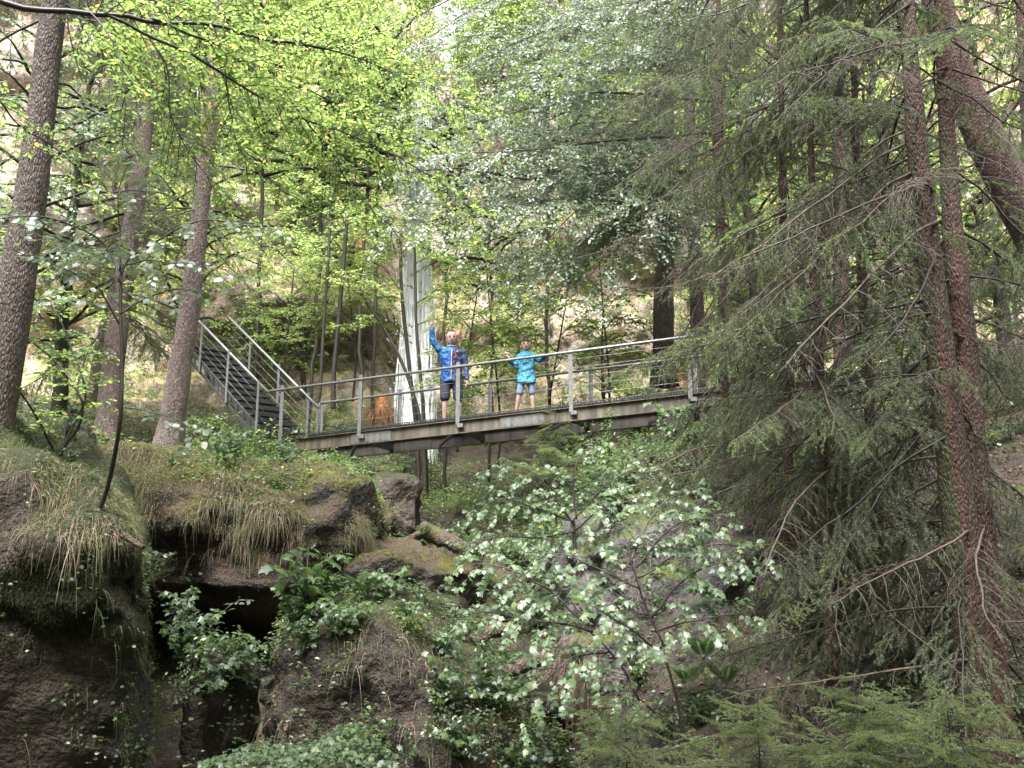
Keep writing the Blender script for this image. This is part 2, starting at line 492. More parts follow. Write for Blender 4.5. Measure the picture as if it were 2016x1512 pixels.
# ------------------------------------------------------------------ boulders
SOLID = [ground, cliff]
def boulder(label, lo, hi, mat, pw=4.0, amp=0.25, seed=1, rz=0.0, warp=None, sub=6, name='boulder', group=None):
    bm = bmesh.new()
    bmesh.ops.create_icosphere(bm, subdivisions=sub, radius=1)
    me = bpy.data.meshes.new(name)
    bm.to_mesh(me)
    bm.free()
    V = np.empty(len(me.vertices) * 3)
    me.vertices.foreach_get('co', V)
    V = V.reshape(-1, 3)
    V /= ((np.abs(V) ** pw).sum(1) ** (1 / pw))[:, None]
    lo, hi = np.array(lo, float), np.array(hi, float)
    half = (hi - lo) / 2
    nrm = V * np.abs(V) ** (pw - 2) / half
    nrm /= np.linalg.norm(nrm, axis=1)[:, None]
    W = V * half
    q = W + seed * 13.7
    rid = 1 - 2 * np.abs(fbm(q * 0.55, 3, seed + 3))
    d = amp * (fbm(q * 0.8, 3, seed) + 0.45 * rid) + amp * 0.30 * fbm(q * 3.0, 3, seed + 1) + 0.10 * amp * fbm(q * 10, 2, seed + 2)
    d = d + amp * 0.34 * (0.35 - np.abs(fbm(q * np.array([1.6, 1.6, 2.8]), 3, seed + 6))) + amp * 0.16 * (0.3 - np.abs(fbm(q * 5.5, 2, seed + 7)))
    W = W + nrm * d[:, None]
    if warp:
        W = warp(W / half, W, half)
    c, s = math.cos(rz), math.sin(rz)
    W = np.stack([W[:, 0] * c - W[:, 1] * s, W[:, 0] * s + W[:, 1] * c, W[:, 2]], 1) + (lo + hi) / 2
    me.vertices.foreach_set('co', W.astype(np.float32).ravel())
    me.polygons.foreach_set('use_smooth', np.ones(len(me.polygons), bool))
    me.update()
    o = tag(obj(name, me, mat), label, 'boulder', group)
    SOLID.append(o)
    return o

def warp_front(u, W, half):          # top falls towards the right and rises to the back; face undercut
    W = W.copy()
    up = np.clip((u[:, 2] + 0.3) / 1.3, 0, 1)
    W[:, 2] += up * (-0.25 * W[:, 0] + 0.12 * W[:, 1])
    W[:, 0] -= (W[:, 1] + half[1]) * 0.46 * np.clip(u[:, 0], 0, 1)
    W[:, 1] += np.clip(0.75 - u[:, 2], 0, 2) * 0.22
    return W
b_front = boulder('huge dark overhanging boulder with a grassy top in the lower left corner', (-9.5, 7.5, -2.0), (-3.1, 12.8, 3.08), M['rock'], 9, 0.20, 3, warp=warp_front)
def warp_mid(u, W, half):            # an overhang: lower half leans back
    W = W.copy()
    W[:, 1] += np.clip(-0.32 - u[:, 2], 0, 1.2) * 2.2
    return W
b_mid = boulder('broad mossy overhanging rock carrying the leaning spruce, dark hollow below', (-7.6, 12.1, 0.15), (-2.15, 17.2, 3.05), M['rock_mossy'], 3.6, 0.24, 8, warp=warp_mid)
def warp_low(u, W, half):
    W = W.copy()
    W[:, 2] -= np.clip(u[:, 0] + 0.2, 0, 1.2) ** 1.3 * 0.9 * (u[:, 2] > -0.5)
    return W
b_low = boulder('dark rock block below the fern in the middle of the gully', (-2.45, 8.7, -2.0), (0.45, 11.6, 1.0), M['rock'], 4, 0.22, 12, warp=warp_low)
b_stand = boulder('upright grey rock standing under the bridge', at(698, 1085, 15.2), at(842, 935, 16.4), M['rock'], 3.6, 0.14, 15, rz=0.2, sub=5)
b_slab = boulder('flat mossy slab lying below the upright grey rock', (-2.55, 12.6, 0.75), (-0.55, 14.2, 1.62), M['rock_mossy'], 3.0, 0.26, 17, rz=-0.08, sub=5)
b_right = boulder('steep grey violet rock face behind the maple leaves', (0.75, 10.4, -0.8), (4.6, 14.0, 2.25), M['rock_grey'], 3.6, 0.30, 22)
b_nose = boulder('pale rounded rock with hanging roots beside the driftwood', at(1085, 1420, 9.9), at(1245, 1235, 11.0), M['rock_grey'], 3, 0.12, 25, sub=5)
b_cave = boulder('small dark rock in the mouth of the hollow', at(495, 1400, 11.6), at(580, 1310, 12.6), M['rock'], 3, 0.08, 28, sub=5)
b_plant = boulder('small leafy mound of rock right of the huge dark boulder', at(345, 1700, 9.0), at(490, 1275, 10.4), M['rock'], 3.2, 0.16, 31, sub=5)
b_bottom = boulder('low plant covered rock at the bottom edge', at(330, 1600, 6.9), at(760, 1470, 8.2), M['rock'], 2.6, 0.12, 35, sub=5)
b_brown = boulder('brown mossy rock between the fern and the driftwood', at(800, 1260, 10.9), at(925, 1165, 11.9), M['rock'], 3, 0.10, 38, sub=5)
b_gap = boulder('small dark rock wedged beside the upright grey rock', at(655, 1110, 14.4), at(722, 1035, 15.3), M['rock'], 3, 0.08, 41, sub=5)
b_orange = boulder('orange stained sinter mound beside the foot of the waterfall', at(744, 850, 24.6), at(758, 785, 25.1), M['orange'], 2.4, 0.16, 47, sub=5)
b_floor = boulder('flat brown rock in the gully beneath the driftwood', at(930, 1420, 9.6), at(1090, 1330, 11.0), M['rock'], 3, 0.1, 53, sub=5)

def bvh_of(objs):
    vs, ps, off = [], [], 0
    for o in objs:
        me = o.data
        vs += [v.co.copy() for v in me.vertices]
        ps += [tuple(i + off for i in p.vertices) for p in me.polygons]
        off += len(me.vertices)
    return BVHTree.FromPolygons(vs, ps)
BVH = bvh_of(SOLID)
def drop(x, y, z=30.0):
    h = BVH.ray_cast(Vector((x, y, z)), Vector((0, 0, -1)))
    return (np.array(h[0]), np.array(h[1])) if h[0] is not None else (np.array([x, y, 0.0]), np.array([0, 0, 1.0]))
def into(x, z, y=16.0):
    h = BVH.ray_cast(Vector((x, y, z)), Vector((0, 1, 0)))
    return (np.array(h[0]), np.array(h[1])) if h[0] is not None else None
def seen(px, py):
    d = Vector(at(px, py, 10.0) - CAM).normalized()
    h = BVH.ray_cast(Vector(CAM), d)
    return (np.array(h[0]), np.array(h[1])) if h[0] is not None else None

def scatter(o, n, rng, mask=None):
    """n points spread by area over a mesh, kept where mask(points, normals)"""
    me = o.data
    me.calc_loop_triangles()
    T = np.empty(len(me.loop_triangles) * 3, np.int32)
    me.loop_triangles.foreach_get('vertices', T)
    T = T.reshape(-1, 3)
    V = np.empty(len(me.vertices) * 3)
    me.vertices.foreach_get('co', V)
    V = V.reshape(-1, 3)
    a, b, c = V[T[:, 0]], V[T[:, 1]], V[T[:, 2]]
    nn = np.cross(b - a, c - a)
    ar = np.linalg.norm(nn, axis=1)
    if mask is not None:
        ar = ar * mask((a + b + c) / 3, nn / (ar[:, None] + 1e-12))
    k = rng.choice(len(T), n, p=ar / ar.sum())
    u, v = rng.random(n), rng.random(n)
    fl = u + v > 1
    u[fl], v[fl] = 1 - u[fl], 1 - v[fl]
    return a[k] + (b - a)[k] * u[:, None] + (c - a)[k] * v[:, None], nn[k] / (np.linalg.norm(nn[k], axis=1)[:, None] + 1e-12)

# ------------------------------------------------------------------ leaves, twigs, grass
LEAF = {
    'beech': (np.array([(0, 0, 0), (.28, .26, .04), (.68, .25, .04), (1, 0, -.06), (.68, -.25, .04), (.28, -.26, .04)]), [np.array([[0, 3, 2, 1], [0, 5, 4, 3]])]),
    'round': (np.array([(0, 0, 0), (.22, .36, .05), (.66, .36, .04), (1, 0, -.08), (.66, -.36, .04), (.22, -.36, .05)]), [np.array([[0, 3, 2, 1], [0, 5, 4, 3]])]),
    'small': (np.array([(0, 0, 0), (.45, .30, .05), (1, 0, -.04), (.45, -.30, .05)]), [np.array([[0, 2, 1], [0, 3, 2]])]),
    'maple': (np.array([(.36, 0, .05), (0, 0, 0), (-.02, .40, -.04), (.24, .33, .02), (.60, .50, -.14), (.64, .27, .0), (1, 0, -.24), (.64, -.27, .0), (.60, -.50, -.14), (.24, -.33, .02), (-.02, -.40, -.04)]),
              [np.array([[0, i, i % 10 + 1] for i in range(1, 11)])[:, ::-1]]),
}
def unit(a):
    return a / (np.linalg.norm(a, axis=-1, keepdims=True) + 1e-12)

def add_leaves(mb, kind, pos, d, nrm, size, mi=0):
    pos, d, nrm = (np.asarray(q, float).reshape(-1, 3) for q in (pos, d, nrm))
    if not len(pos):
        return
    size = np.broadcast_to(np.asarray(size, float), (len(pos),))
    T, F = LEAF[kind]
    X = unit(d)
    Z = unit(nrm - X * (nrm * X).sum(1)[:, None])
    Y = np.cross(Z, X)
    V = pos[:, None, :] + size[:, None, None] * (T[None, :, 0:1] * X[:, None] + T[None, :, 1:2] * Y[:, None] + T[None, :, 2:3] * Z[:, None])
    k = len(T)
    off = (np.arange(len(pos)) * k)[:, None, None]
    mb.add(V.reshape(-1, 3), [(f[None] + off).reshape(-1, f.shape[1]) for f in F], mi)

def foliate(rng, limb, wood, leaves, spacing=0.12, tw=0.8, start=0.2, gap=0.05, size=0.07, droop=0.25, flat=0.35, r=0.006, sub=True, up=(0, 0, 1), taper=0.55, mi=0, kind='beech', jit=0.5):
    """side twigs along a limb, small twigs along those, leaves along both; laid out in near level sprays"""
    limb = np.asarray(limb, float)
    L = np.r_[0, np.cumsum(np.linalg.norm(np.diff(limb, axis=0), axis=1))]
    up = np.asarray(up, float)
    n = max(2, int(L[-1] * (1 - start) / spacing))
    lp, ld, ln, lz = [], [], [], []
    def leaf_row(P, g):
        l = np.r_[0, np.cumsum(np.linalg.norm(np.diff(P, axis=0), axis=1))]
        m = max(2, int(l[-1] / g))
        s = (np.arange(m) + rng.random(m)) / m * l[-1]
        Q = np.stack([np.interp(s, l, P[:, a]) for a in range(3)], 1)
        t = unit(P[-1] - P[0])
        side = unit(np.cross(t, up))
        sg = np.where(np.arange(m) % 2 == 0, 1, -1)[:, None]
        lp.append(Q)
        ld.append(t * 0.6 + side * sg + rng.normal(0, 0.3, (m, 3)) + np.array([0, 0, -0.25]))
        ln.append(up + rng.normal(0, jit, (m, 3)))
        lz.append(size * rng.uniform(0.65, 1.2, m))
    for i in range(n):
        s = L[-1] * (start + (1 - start) * (i + rng.random()) / n)
        t = s / L[-1]
        p = np.array([np.interp(s, L, limb[:, a]) for a in range(3)])
        j = min(np.searchsorted(L, s), len(limb) - 1)
        j = max(j, 1)
        d = unit(limb[j] - limb[j - 1])
        side = unit(np.cross(d, up) + 1e-6)
        sg = 1 if i % 2 else -1
        l = tw * (1 - taper * t) * rng.uniform(0.55, 1.15)
        dd = unit(d * rng.uniform(0.4, 1.0) + side * sg + up * rng.normal(0, flat))
        k = np.linspace(0, 1, 5)[:, None]
        Q = p + dd * l * k + np.array([0, 0, -1]) * droop * l * k ** 2 + rng.normal(0, 0.02 * l, (5, 3)) * k
        wood.tube(Q, np.linspace(r, r * 0.35, 5), 3, mi, cap=False)
        leaf_row(Q[1:], gap)
        if sub:
            m = max(1, int(l / 0.13))
            for q in range(m):
                u = (q + rng.random()) / m * 0.9 + 0.08
                b = np.array([np.interp(u, k[:, 0], Q[:, a]) for a in range(3)])
                s2 = unit(np.cross(dd, up)) * (1 if q % 2 else -1)
                d2 = unit(dd * 0.8 + s2 + up * rng.normal(0, flat * 0.7))
                l2 = l * rng.uniform(0.22, 0.42) * (1.1 - u * 0.5)
                E = np.stack([b, b + d2 * l2 * 0.5 + rng.normal(0, .01, 3), b + d2 * l2 + np.array([0, 0, -droop * 0.4 * l2])])
                wood.tube(E, np.array([r * .5, r * .4, r * .25]), 3, mi, cap=False)
                leaf_row(E, gap)
    add_leaves(leaves, kind, np.concatenate(lp), np.concatenate(ld), np.concatenate(ln), np.concatenate(lz), 0)

def add_blades(mb, pos, d, length, droop, width, segs=4, mi=0, rng=None):
    """grass blades: tapering curved strips"""
    n = len(pos)
    d = unit(d)
    side = unit(np.cross(d, rng.normal(0, 1, (n, 3))))
    s = np.linspace(0, 1, segs + 1)
    length, droop, width = (np.broadcast_to(np.asarray(q, float), (n,)) for q in (length, droop, width))
    P = pos[:, None] + length[:, None, None] * (d[:, None] * (s * (1 - 0.25 * s))[None, :, None] + np.array([0, 0, -1.0]) * (s ** 2)[None, :, None] * droop[:, None, None])
    wv = (width[:, None] * (1 - 0.85 * s)[None, :])[:, :, None] * side[:, None]
    V = np.stack([P - wv, P + wv], 2).reshape(n, -1, 3)
    k = 2 * (segs + 1)
    f = np.array([[2 * i, 2 * i + 1, 2 * i + 3, 2 * i + 2] for i in range(segs)])
    mb.add(V.reshape(-1, 3), (f[None] + (np.arange(n) * k)[:, None, None]).reshape(-1, 4), mi)

# ------------------------------------------------------------------ waterfall
rng = np.random.default_rng(4)
mw, t_, bs_, out_ = newmat('falling water')
vv = coords(t_, (7, 7, 0.35))
nn_ = tex(t_, 'n', 2.2, 6, vv, 0.65)
t_.links.new(ramp(t_, nn_, [(0.25, (0.78, 0.81, 0.85)), (0.55, (0.93, 0.94, 0.95))]), bs_.inputs['Base Color'])
bs_.inputs['Roughness'].default_value = 0.5
trp = t_.nodes.new('ShaderNodeBsdfTransparent')
mxs = t_.nodes.new('ShaderNodeMixShader')
t_.links.new(ramp(t_, nn_, [(0.25, (0.5, 0.5, 0.5)), (0.42, (1, 1, 1))]), mxs.inputs[0])
t_.links.new(trp.outputs[0], mxs.inputs[1])
t_.links.new(bs_.outputs[0], mxs.inputs[2])
t_.links.new(mxs.outputs[0], out_.inputs['Surface'])
mb = MB()
WY = 25.6
for k in range(420):
    z0, z1 = (rng.uniform(15, 17), 2.9) if k < 90 else (rng.uniform(6, 14), 2.9)
    m = 40
    zz = np.linspace(z0, z1, m)
    f = (25.0 - zz) / 22
    off = np.clip(rng.normal(0, 1), -1.7, 1.7) * 0.25
    x = -3.05 + off * (0.2 + 0.95 * f) + 0.22 * f + 0.05 * np.sin(zz * 0.9 + 1.7 * off) + 0.05 * rng.normal(0, 1, m).cumsum() * 0.3
    y = WY + 0.25 - 0.35 * f + rng.uniform(-0.25, 0.25)
    P = np.stack([x, np.broadcast_to(y, x.shape), zz], 1)
    rr = rng.uniform(0.012, 0.05) * (0.4 + 0.8 * f) * (1 - 0.9 * np.abs(np.linspace(-1, 1, m)) ** 5)
    mb.tube(P, np.stack([rr, rr * 0.4], 1), 6)
zz = np.linspace(12.5, 2.8, 150)
f = (25.0 - zz) / 22
P = np.stack([-3.05 + 0.22 * f + 0.04 * np.sin(zz * 0.8), np.full(150, WY + 0.15) - 0.35 * f, zz], 1)
V, F, Cc = tube_arrays(P, np.stack([0.07 + 0.46 * (f - 0.4), np.full(150, 0.09)], 1), 72)
cc = np.repeat(P, 72, axis=0)
k_ = 1 + 0.16 * fbm(np.stack([V[:, 0] * 9, V[:, 2] * 0.7, np.zeros(len(V))], 1), 3, 8) + 0.10 * fbm(np.stack([V[:, 0] * 24, V[:, 2] * 1.6, np.ones(len(V))], 1), 2, 9)
V = cc + (V - cc) * k_[:, None] * np.array([1, 1.6, 1])
mb.add(V, [F, Cc])
for k in range(900):                              # spray
    zc = rng.uniform(2.9, 13)
    p = np.array([-2.95 + rng.normal(0, .36), WY - .15 + rng.normal(0, .25), zc])
    q = rng.uniform(.008, .022)
    mb.add(p + np.array([[q, 0, 0], [-q, q, 0], [-q, -q, 0], [0, 0, q * 2.5], [0, 0, -q * 2.5]]), np.array([[0, 1, 3], [1, 2, 3], [2, 0, 3], [1, 0, 4], [2, 1, 4], [0, 2, 4]]))
tag(mb.build('waterfall', mw), 'white waterfall dropping down the cliff behind the waving man', 'waterfall', kind='structure')

# ------------------------------------------------------------------ bridge
BA = at(557, 768, 16.95)                      # near hand rail, left end
BB = at(1295, 672, 14.95)
BD = (BB - BA)
BL = np.linalg.norm(BD)
BD /= BL
H_ = unit(np.array([BD[0], BD[1], 0]))
SIDE = np.array([-H_[1], H_[0], 0.0])         # away from the camera
UPV = np.array([0, 0, 1.0])
RAILH, WIDE, LEN = 0.95, 1.55, 12.6
def bp(s, side=0.0, h=0.0):                   # along the bridge, across it, above the deck
    return BA + BD * s + SIDE * side + UPV * (h - RAILH)
bridge = thing('footbridge', 'galvanised steel footbridge with cable railings crossing the gorge', 'footbridge', bp(0))
def bpart(mb, name, mat, smooth=False, par=bridge):
    o = mb.build(name, mat, None, smooth)
    o.parent = par
    if par is bridge:
        o.matrix_parent_inverse = Matrix.Translation(-Vector(bp(0)))
    return o
GN = 0.04
for sd_, mat in ((0.02, M['girder']), (WIDE - 0.02, M['girder_dark'])):
    mb = MB()
    a, b = bp(-0.05, sd_, -0.19), bp(LEN, sd_, -0.19)
    mb.beam(a, b, 0.012, 0.226)
    mb.beam(a + UPV * 0.12, b + UPV * 0.12, 0.11, 0.014)
    mb.beam(a - UPV * 0.12, b - UPV * 0.12, 0.11, 0.014)
    bpart(mb, 'girder', mat)
mb = MB()
n = int(LEN / 0.05)
for k in range(n):                            # open grating: bearing bars across, rods along
    mb.box(bp(0.05 * k, WIDE / 2, -0.03), (0.012, WIDE + 0.03, 0.03), BD, SIDE)
for sd_ in np.linspace(0.06, WIDE - 0.06, 9):
    mb.beam(bp(-0.1, sd_, -0.012), bp(LEN, sd_, -0.012), 0.014, 0.012)
for k in range(n):                            # toothed edge of the grating
    for sd_ in (-0.028, WIDE + 0.028):
        mb.box(bp(0.05 * k, sd_, -0.03), (0.022, 0.012, 0.042), BD, SIDE)
mb.beam(bp(-0.1, -0.026, 0.0), bp(LEN, -0.026, 0.0), 0.02, 0.012)
bpart(mb, 'deck', M['tread'])
for s0 in (1.95, 4.95):
    mb = MB()
    mb.box(bp(s0, 0.004, -0.19), (0.82, 0.012, 0.20), BD, SIDE, np.cross(BD, SIDE))
    for i in range(6):
        for j in (-1, 1):
            mb.box(bp(s0 - 0.32 + 0.128 * i, -0.008, -0.19 + 0.06 * j), (0.022, 0.014, 0.022), BD, SIDE)
    bpart(mb, 'splice_plate', M['plate'])
mb = MB()
mb.box(bp(2.2, WIDE - 0.036, -0.19), (0.82, 0.012, 0.2), BD, SIDE, np.cross(BD, SIDE))
for i in range(6):
    for j in (-1, 1):
        mb.box(bp(2.2 - 0.32 + 0.128 * i, WIDE - 0.05, -0.19 + 0.06 * j), (0.02, 0.014, 0.02), BD, SIDE)
bpart(mb, 'splice_plate', M['girder_dark'])
S_NEAR = [0.02, 1.72, 3.72, 5.88, 8.0, 10.1, 12.2]
S_FAR = [0.02, 1.85, 3.85, 5.95, 8.0, 10.1, 12.2]
for s0 in S_NEAR[1:]:
    mb = MB().beam(bp(s0, 0.03, -0.2), bp(s0, WIDE - 0.03, -0.2), 0.09, 0.13)
    bpart(mb, 'cross_beam', M['girder_dark'])
    mb = MB().beam(bp(s0 - 0.1, 0.08, -0.27), bp(s0 - 0.9, WIDE - 0.08, -0.27), 0.05, 0.05)
    bpart(mb, 'diagonal_brace', M['girder_dark'])
for ss_, sd_, sg in ((S_NEAR, -0.05, -1), (S_FAR, WIDE + 0.05, 1)):
    for s0 in ss_:
        mb = MB()
        mb.box(bp(s0, sd_, 0.44), (0.075, 0.012, 1.19), H_, SIDE)
        mb.box(bp(s0 - 0.03, sd_ - sg * 0.018, 0.44), (0.01, 0.03, 1.19), H_, SIDE)
        mb.box(bp(s0 + 0.05, sd_ - sg * 0.012, -0.17), (0.11, 0.05, 0.07), H_, SIDE)
        bpart(mb, 'railing_post', M['zinc'])
    a = -0.32 if sd_ < 0 else 0.0
    mb = MB().tube(np.array([bp(a, sd_, RAILH), bp(LEN, sd_, RAILH)]), 0.027, 12)
    bpart(mb, 'handrail', M['zinc'], True)
    for c in range(5):
        mb = MB().tube(np.array([bp(0, sd_, 0.15 + 0.165 * c), bp(LEN, sd_, 0.15 + 0.165 * c)]), 0.0038, 6)
        bpart(mb, 'cable', M['cable'], True)

for s0 in (0.35, 12.3):                        # legs standing on the rock at both ends
    for sd_ in (0.1, WIDE - 0.1):
        t0_ = bp(s0, sd_, -0.32)
        g_ = BVH.ray_cast(Vector(t0_), Vector((0, 0, -1)))[0]
        zb = g_.z - 0.15 if g_ is not None else t0_[2] - 1.5
        mb = MB().beam(np.array([t0_[0], t0_[1], zb]), t0_, 0.12, 0.12, up=SIDE)
        bpart(mb, 'support_leg', M['girder_dark'])
# the stairs up to the left
def steps(name, label, C1, D, T, n, rise, run, wide, rails=True):
    st = thing(name, label, 'stairs', C1)
    inv = Matrix.Translation(-Vector(C1))
    def sp(mb, nm, mat, smooth=False):
        o = mb.build(nm, mat, None, smooth)
        o.parent = st
        o.matrix_parent_inverse = inv
        return o
    def q(i, across, h=0.0):
        return C1 + D * (i * run) + T * across + UPV * (i * rise + h)
    for i in range(n):
        mb = MB()
        mb.box(q(i + 0.5, wide / 2, rise - 0.02), (run * 0.98, wide - 0.06, 0.035), D, T)
        mb.box(q(i + 0.06, wide / 2, rise - 0.06), (0.02, wide - 0.06, 0.11), D, T)
        sp(mb, 'tread', M['tread'])
    for acr in (0.0, wide):
        mb = MB()
        mb.beam(q(-0.3, acr, -0.10), q(n, acr, -0.10), 0.018, 0.07)
        for i in range(n):
            V = [q(i, acr, -0.05), q(i + 1, acr, rise - 0.05), q(i, acr, rise)]
            V = [v + T * sgn * 0.009 for sgn in (-1, 1) for v in V]
            mb.add(V, [np.array([[0, 2, 1], [3, 4, 5]]), np.array([[0, 1, 4, 3], [1, 2, 5, 4], [2, 0, 3, 5]])])
        sp(mb, 'stringer', M['tread'])
    if rails:
        for acr, e0, e1, ps in ((-0.05, -0.05, n, (0.9, 5.5, 10)), (wide + 0.05, -1.1, n, (-1.0, 0.3, 4.6, 9.2))):
            mb = MB()
            pl = [q(e0, acr, RAILH + 0.04), q(e1, acr, RAILH + 0.04)]
            if acr < 0:
                pl = [bp(-0.32, -0.05, RAILH)] + pl[1:]
            mb.tube(smooth_line(np.array(pl), 4), 0.027, 12)
            sp(mb, 'handrail', M['zinc'], True)
            for i in ps:
                mb = MB().box(q(i, acr, 0.5), (0.07, 0.014, 1.15), D, T)
                mb.box(q(i + .08, acr + 0.012, 0.5), (0.01, 0.03, 1.15), D, T)
                sp(mb, 'railing_post', M['zinc'])
            for c in range(4):
                mb = MB().tube(np.array([q(max(e0, -0.4), acr, 0.22 + 0.2 * c), q(e1, acr, 0.22 + 0.2 * c)]), 0.0038, 6)
                sp(mb, 'cable', M['cable'], True)
    return st
DS = unit(np.array([-0.75, 0.66, 0.0]))
TS = np.array([0.66, 0.75, 0.0]) / np.linalg.norm([0.66, 0.75])
C1 = bp(-0.34, -0.03, 0.0)
steps('metal_staircase', 'dark metal stairs climbing left from the bridge between cable railings', C1 - UPV * 0.06, DS, TS, 13, 0.185, 0.265, 1.0)
D2 = unit(np.array([0.95, 0.15, 0]))
C2 = at(112, 818, 11.9) - D2 * 9 * 0.26 - UPV * 9 * 0.14
steps('metal_staircase', 'dark metal stair flight half hidden behind the left trunk', C2, D2, unit(np.array([-0.15, 0.95, 0])), 9, 0.14, 0.26, 0.9, rails=False)
BVH = bvh_of(SOLID)

# ------------------------------------------------------------------ people
def capsule(mb, P, r, n=14):
    """closed tube with round ends through the points"""
    P = np.asarray(P, float)
    r = np.asarray(r, float)
    if r.ndim == 1:
        r = np.stack([r, r], 1)
    t0, t1 = unit(P[1] - P[0]), unit(P[-1] - P[-2])
    ths = (0.05, 0.35, 0.75)
    A = [P[0] - t0 * r[0].mean() * math.cos(q * math.pi / 2) for q in ths]
    B = [P[-1] + t1 * r[-1].mean() * math.cos(q * math.pi / 2) for q in ths[::-1]]
    ra = [r[0] * math.sin(q * math.pi / 2) for q in ths]
    rb = [r[-1] * math.sin(q * math.pi / 2) for q in ths[::-1]]
    mb.tube(np.vstack([A, P, B]), np.vstack([ra, r, rb]), n)

def remesh(mb, name, voxel, mat, parent, smooth_it=3):
    me = mb.mesh('tmp')
    o = bpy.data.objects.new('tmp', me)
    COL.objects.link(o)
    md = o.modifiers.new('r', 'REMESH')
    md.mode = 'VOXEL'
    md.voxel_size = voxel
    sm = o.modifiers.new('s', 'SMOOTH')
    sm.factor, sm.iterations = 0.5, smooth_it
    dg = bpy.context.evaluated_depsgraph_get()
    m2 = bpy.data.meshes.new_from_object(o.evaluated_get(dg))
    bpy.data.objects.remove(o)
    m2.name = name
    m2.polygons.foreach_set('use_smooth', np.ones(len(m2.polygons), bool))
    q = obj(name, m2, mat)
    q.parent = parent
    return q

def sk(col, r=0.5, var=0.12, sc=20, spec=0.4):
    return plain_mat('cloth', col, r, 0, var, sc, spec=spec)
SKIN = plain_mat('skin', (0.45, 0.295, 0.245), 0.55, 0, 0.06, 14)
DARK = plain_mat('dark', (0.02, 0.018, 0.02), 0.6)
LIP = plain_mat('lips', (0.35, 0.11, 0.09), 0.5)
WHITE = plain_mat('white trim', (0.5, 0.5, 0.5), 0.5, var=0.05)

def hand(mb, wrist, d, palm_n, size=0.18, curl=0.15, spread=0.22, thumb=1):
    """palm and five fingers; d = pointing direction, palm_n = where the palm faces"""
    d, pn = unit(np.asarray(d, float)), unit(np.asarray(palm_n, float))
    sdv = unit(np.cross(d, pn)) * thumb
    w = np.asarray(wrist, float)
    s = size / 0.18
    capsule(mb, [w, w + d * 0.04 * s, w + d * 0.085 * s], np.array([[.024, .018], [.032, .015], [.036, .014]]) * s)
    capsule(mb, [w + d * 0.08 * s - sdv * .028 * s, w + d * 0.085 * s + sdv * .028 * s], np.array([.012, .012]) * s)
    for i, (o, l) in enumerate(((-.030, .062), (-.010, .078), (.010, .084), (.030, .074))):
        b = w + d * (0.085 - abs(o) * .15) * s + sdv * o * s
        fd = unit(d + sdv * o / .03 * spread)
        m1 = b + fd * l * .5 * s + pn * curl * .012
        m2 = m1 + unit(fd + pn * curl) * l * .5 * s
        capsule(mb, [b, m1, m2], np.array([.0095, .0088, .0078]) * s, 8)
    tb = w + d * 0.03 * s + sdv * .03 * s
    t1 = tb + unit(d * 0.7 + sdv) * 0.04 * s
    capsule(mb, [tb, t1, t1 + unit(d + sdv * 0.7 + pn * curl) * 0.032 * s], np.array([.014, .011, .009]) * s, 8)

def head_on(mb, c, s=1.0, tilt=0.0):
    """skull, jaw, nose, ears around centre c (face towards -Y)"""
    c = np.asarray(c, float)
    def e(off, rad, n=20):
        off, rad = np.array(off) * s, np.array(rad) * s
        ph = np.linspace(0.06, math.pi - 0.06, n)
        P = c + off + np.stack([0 * ph, 0 * ph, -np.cos(ph) * rad[2]], 1)
        mb.tube(P, np.stack([np.sin(ph) * rad[0], np.sin(ph) * rad[1]], 1)[:, ::-1], 20)
    e((0, 0.012, 0.025), (0.098, 0.078, 0.098))
    e((0, -0.012, -0.045), (0.074, 0.060, 0.075))
    e((0, -0.045, -0.088), (0.034, 0.034, 0.028))
    capsule(mb, [c + np.array([0, -.088, .022]) * s, c + np.array([0, -.104, -.02]) * s], np.array([.011, .017]) * s, 8)
    e((0, -.085, -.055), (.02, .026, .012))
    for sg in (-1, 1):
        e((sg * .080, .012, -.008), (.022, .011, .033), 10)

def face_bits(c, s, parent, smile=False):
    c = np.asarray(c, float)
    for sg in (-1, 1):
        mb = MB()
        capsule(mb, [c + np.array([sg * .022, -.095, .010]) * s, c + np.array([sg * .046, -.088, .010]) * s], np.array([.0095, .0085]) * s, 8)
        mb.build('eye', DARK, parent)
        mb = MB()
        capsule(mb, [c + np.array([sg * .02, -.100, .034]) * s, c + np.array([sg * .052, -.088, .036]) * s], np.array([.006, .005]) * s, 6)
        mb.build('eyebrow', HAIR, parent)
    mb = MB()
    z = -.052
    capsule(mb, np.array([c + np.array([x * .026, -.106 + abs(x) * .012, z + (abs(x) * .010 if smile else -abs(x) * .003)]) * s for x in (-1, -.5, 0, .5, 1)]), np.full(5, .0085 * s), 8)
    mb.build('mouth', LIP, parent)
HAIR = plain_mat('dark brown hair', (0.035, 0.024, 0.018), 0.5, 0, 0.4, 60)

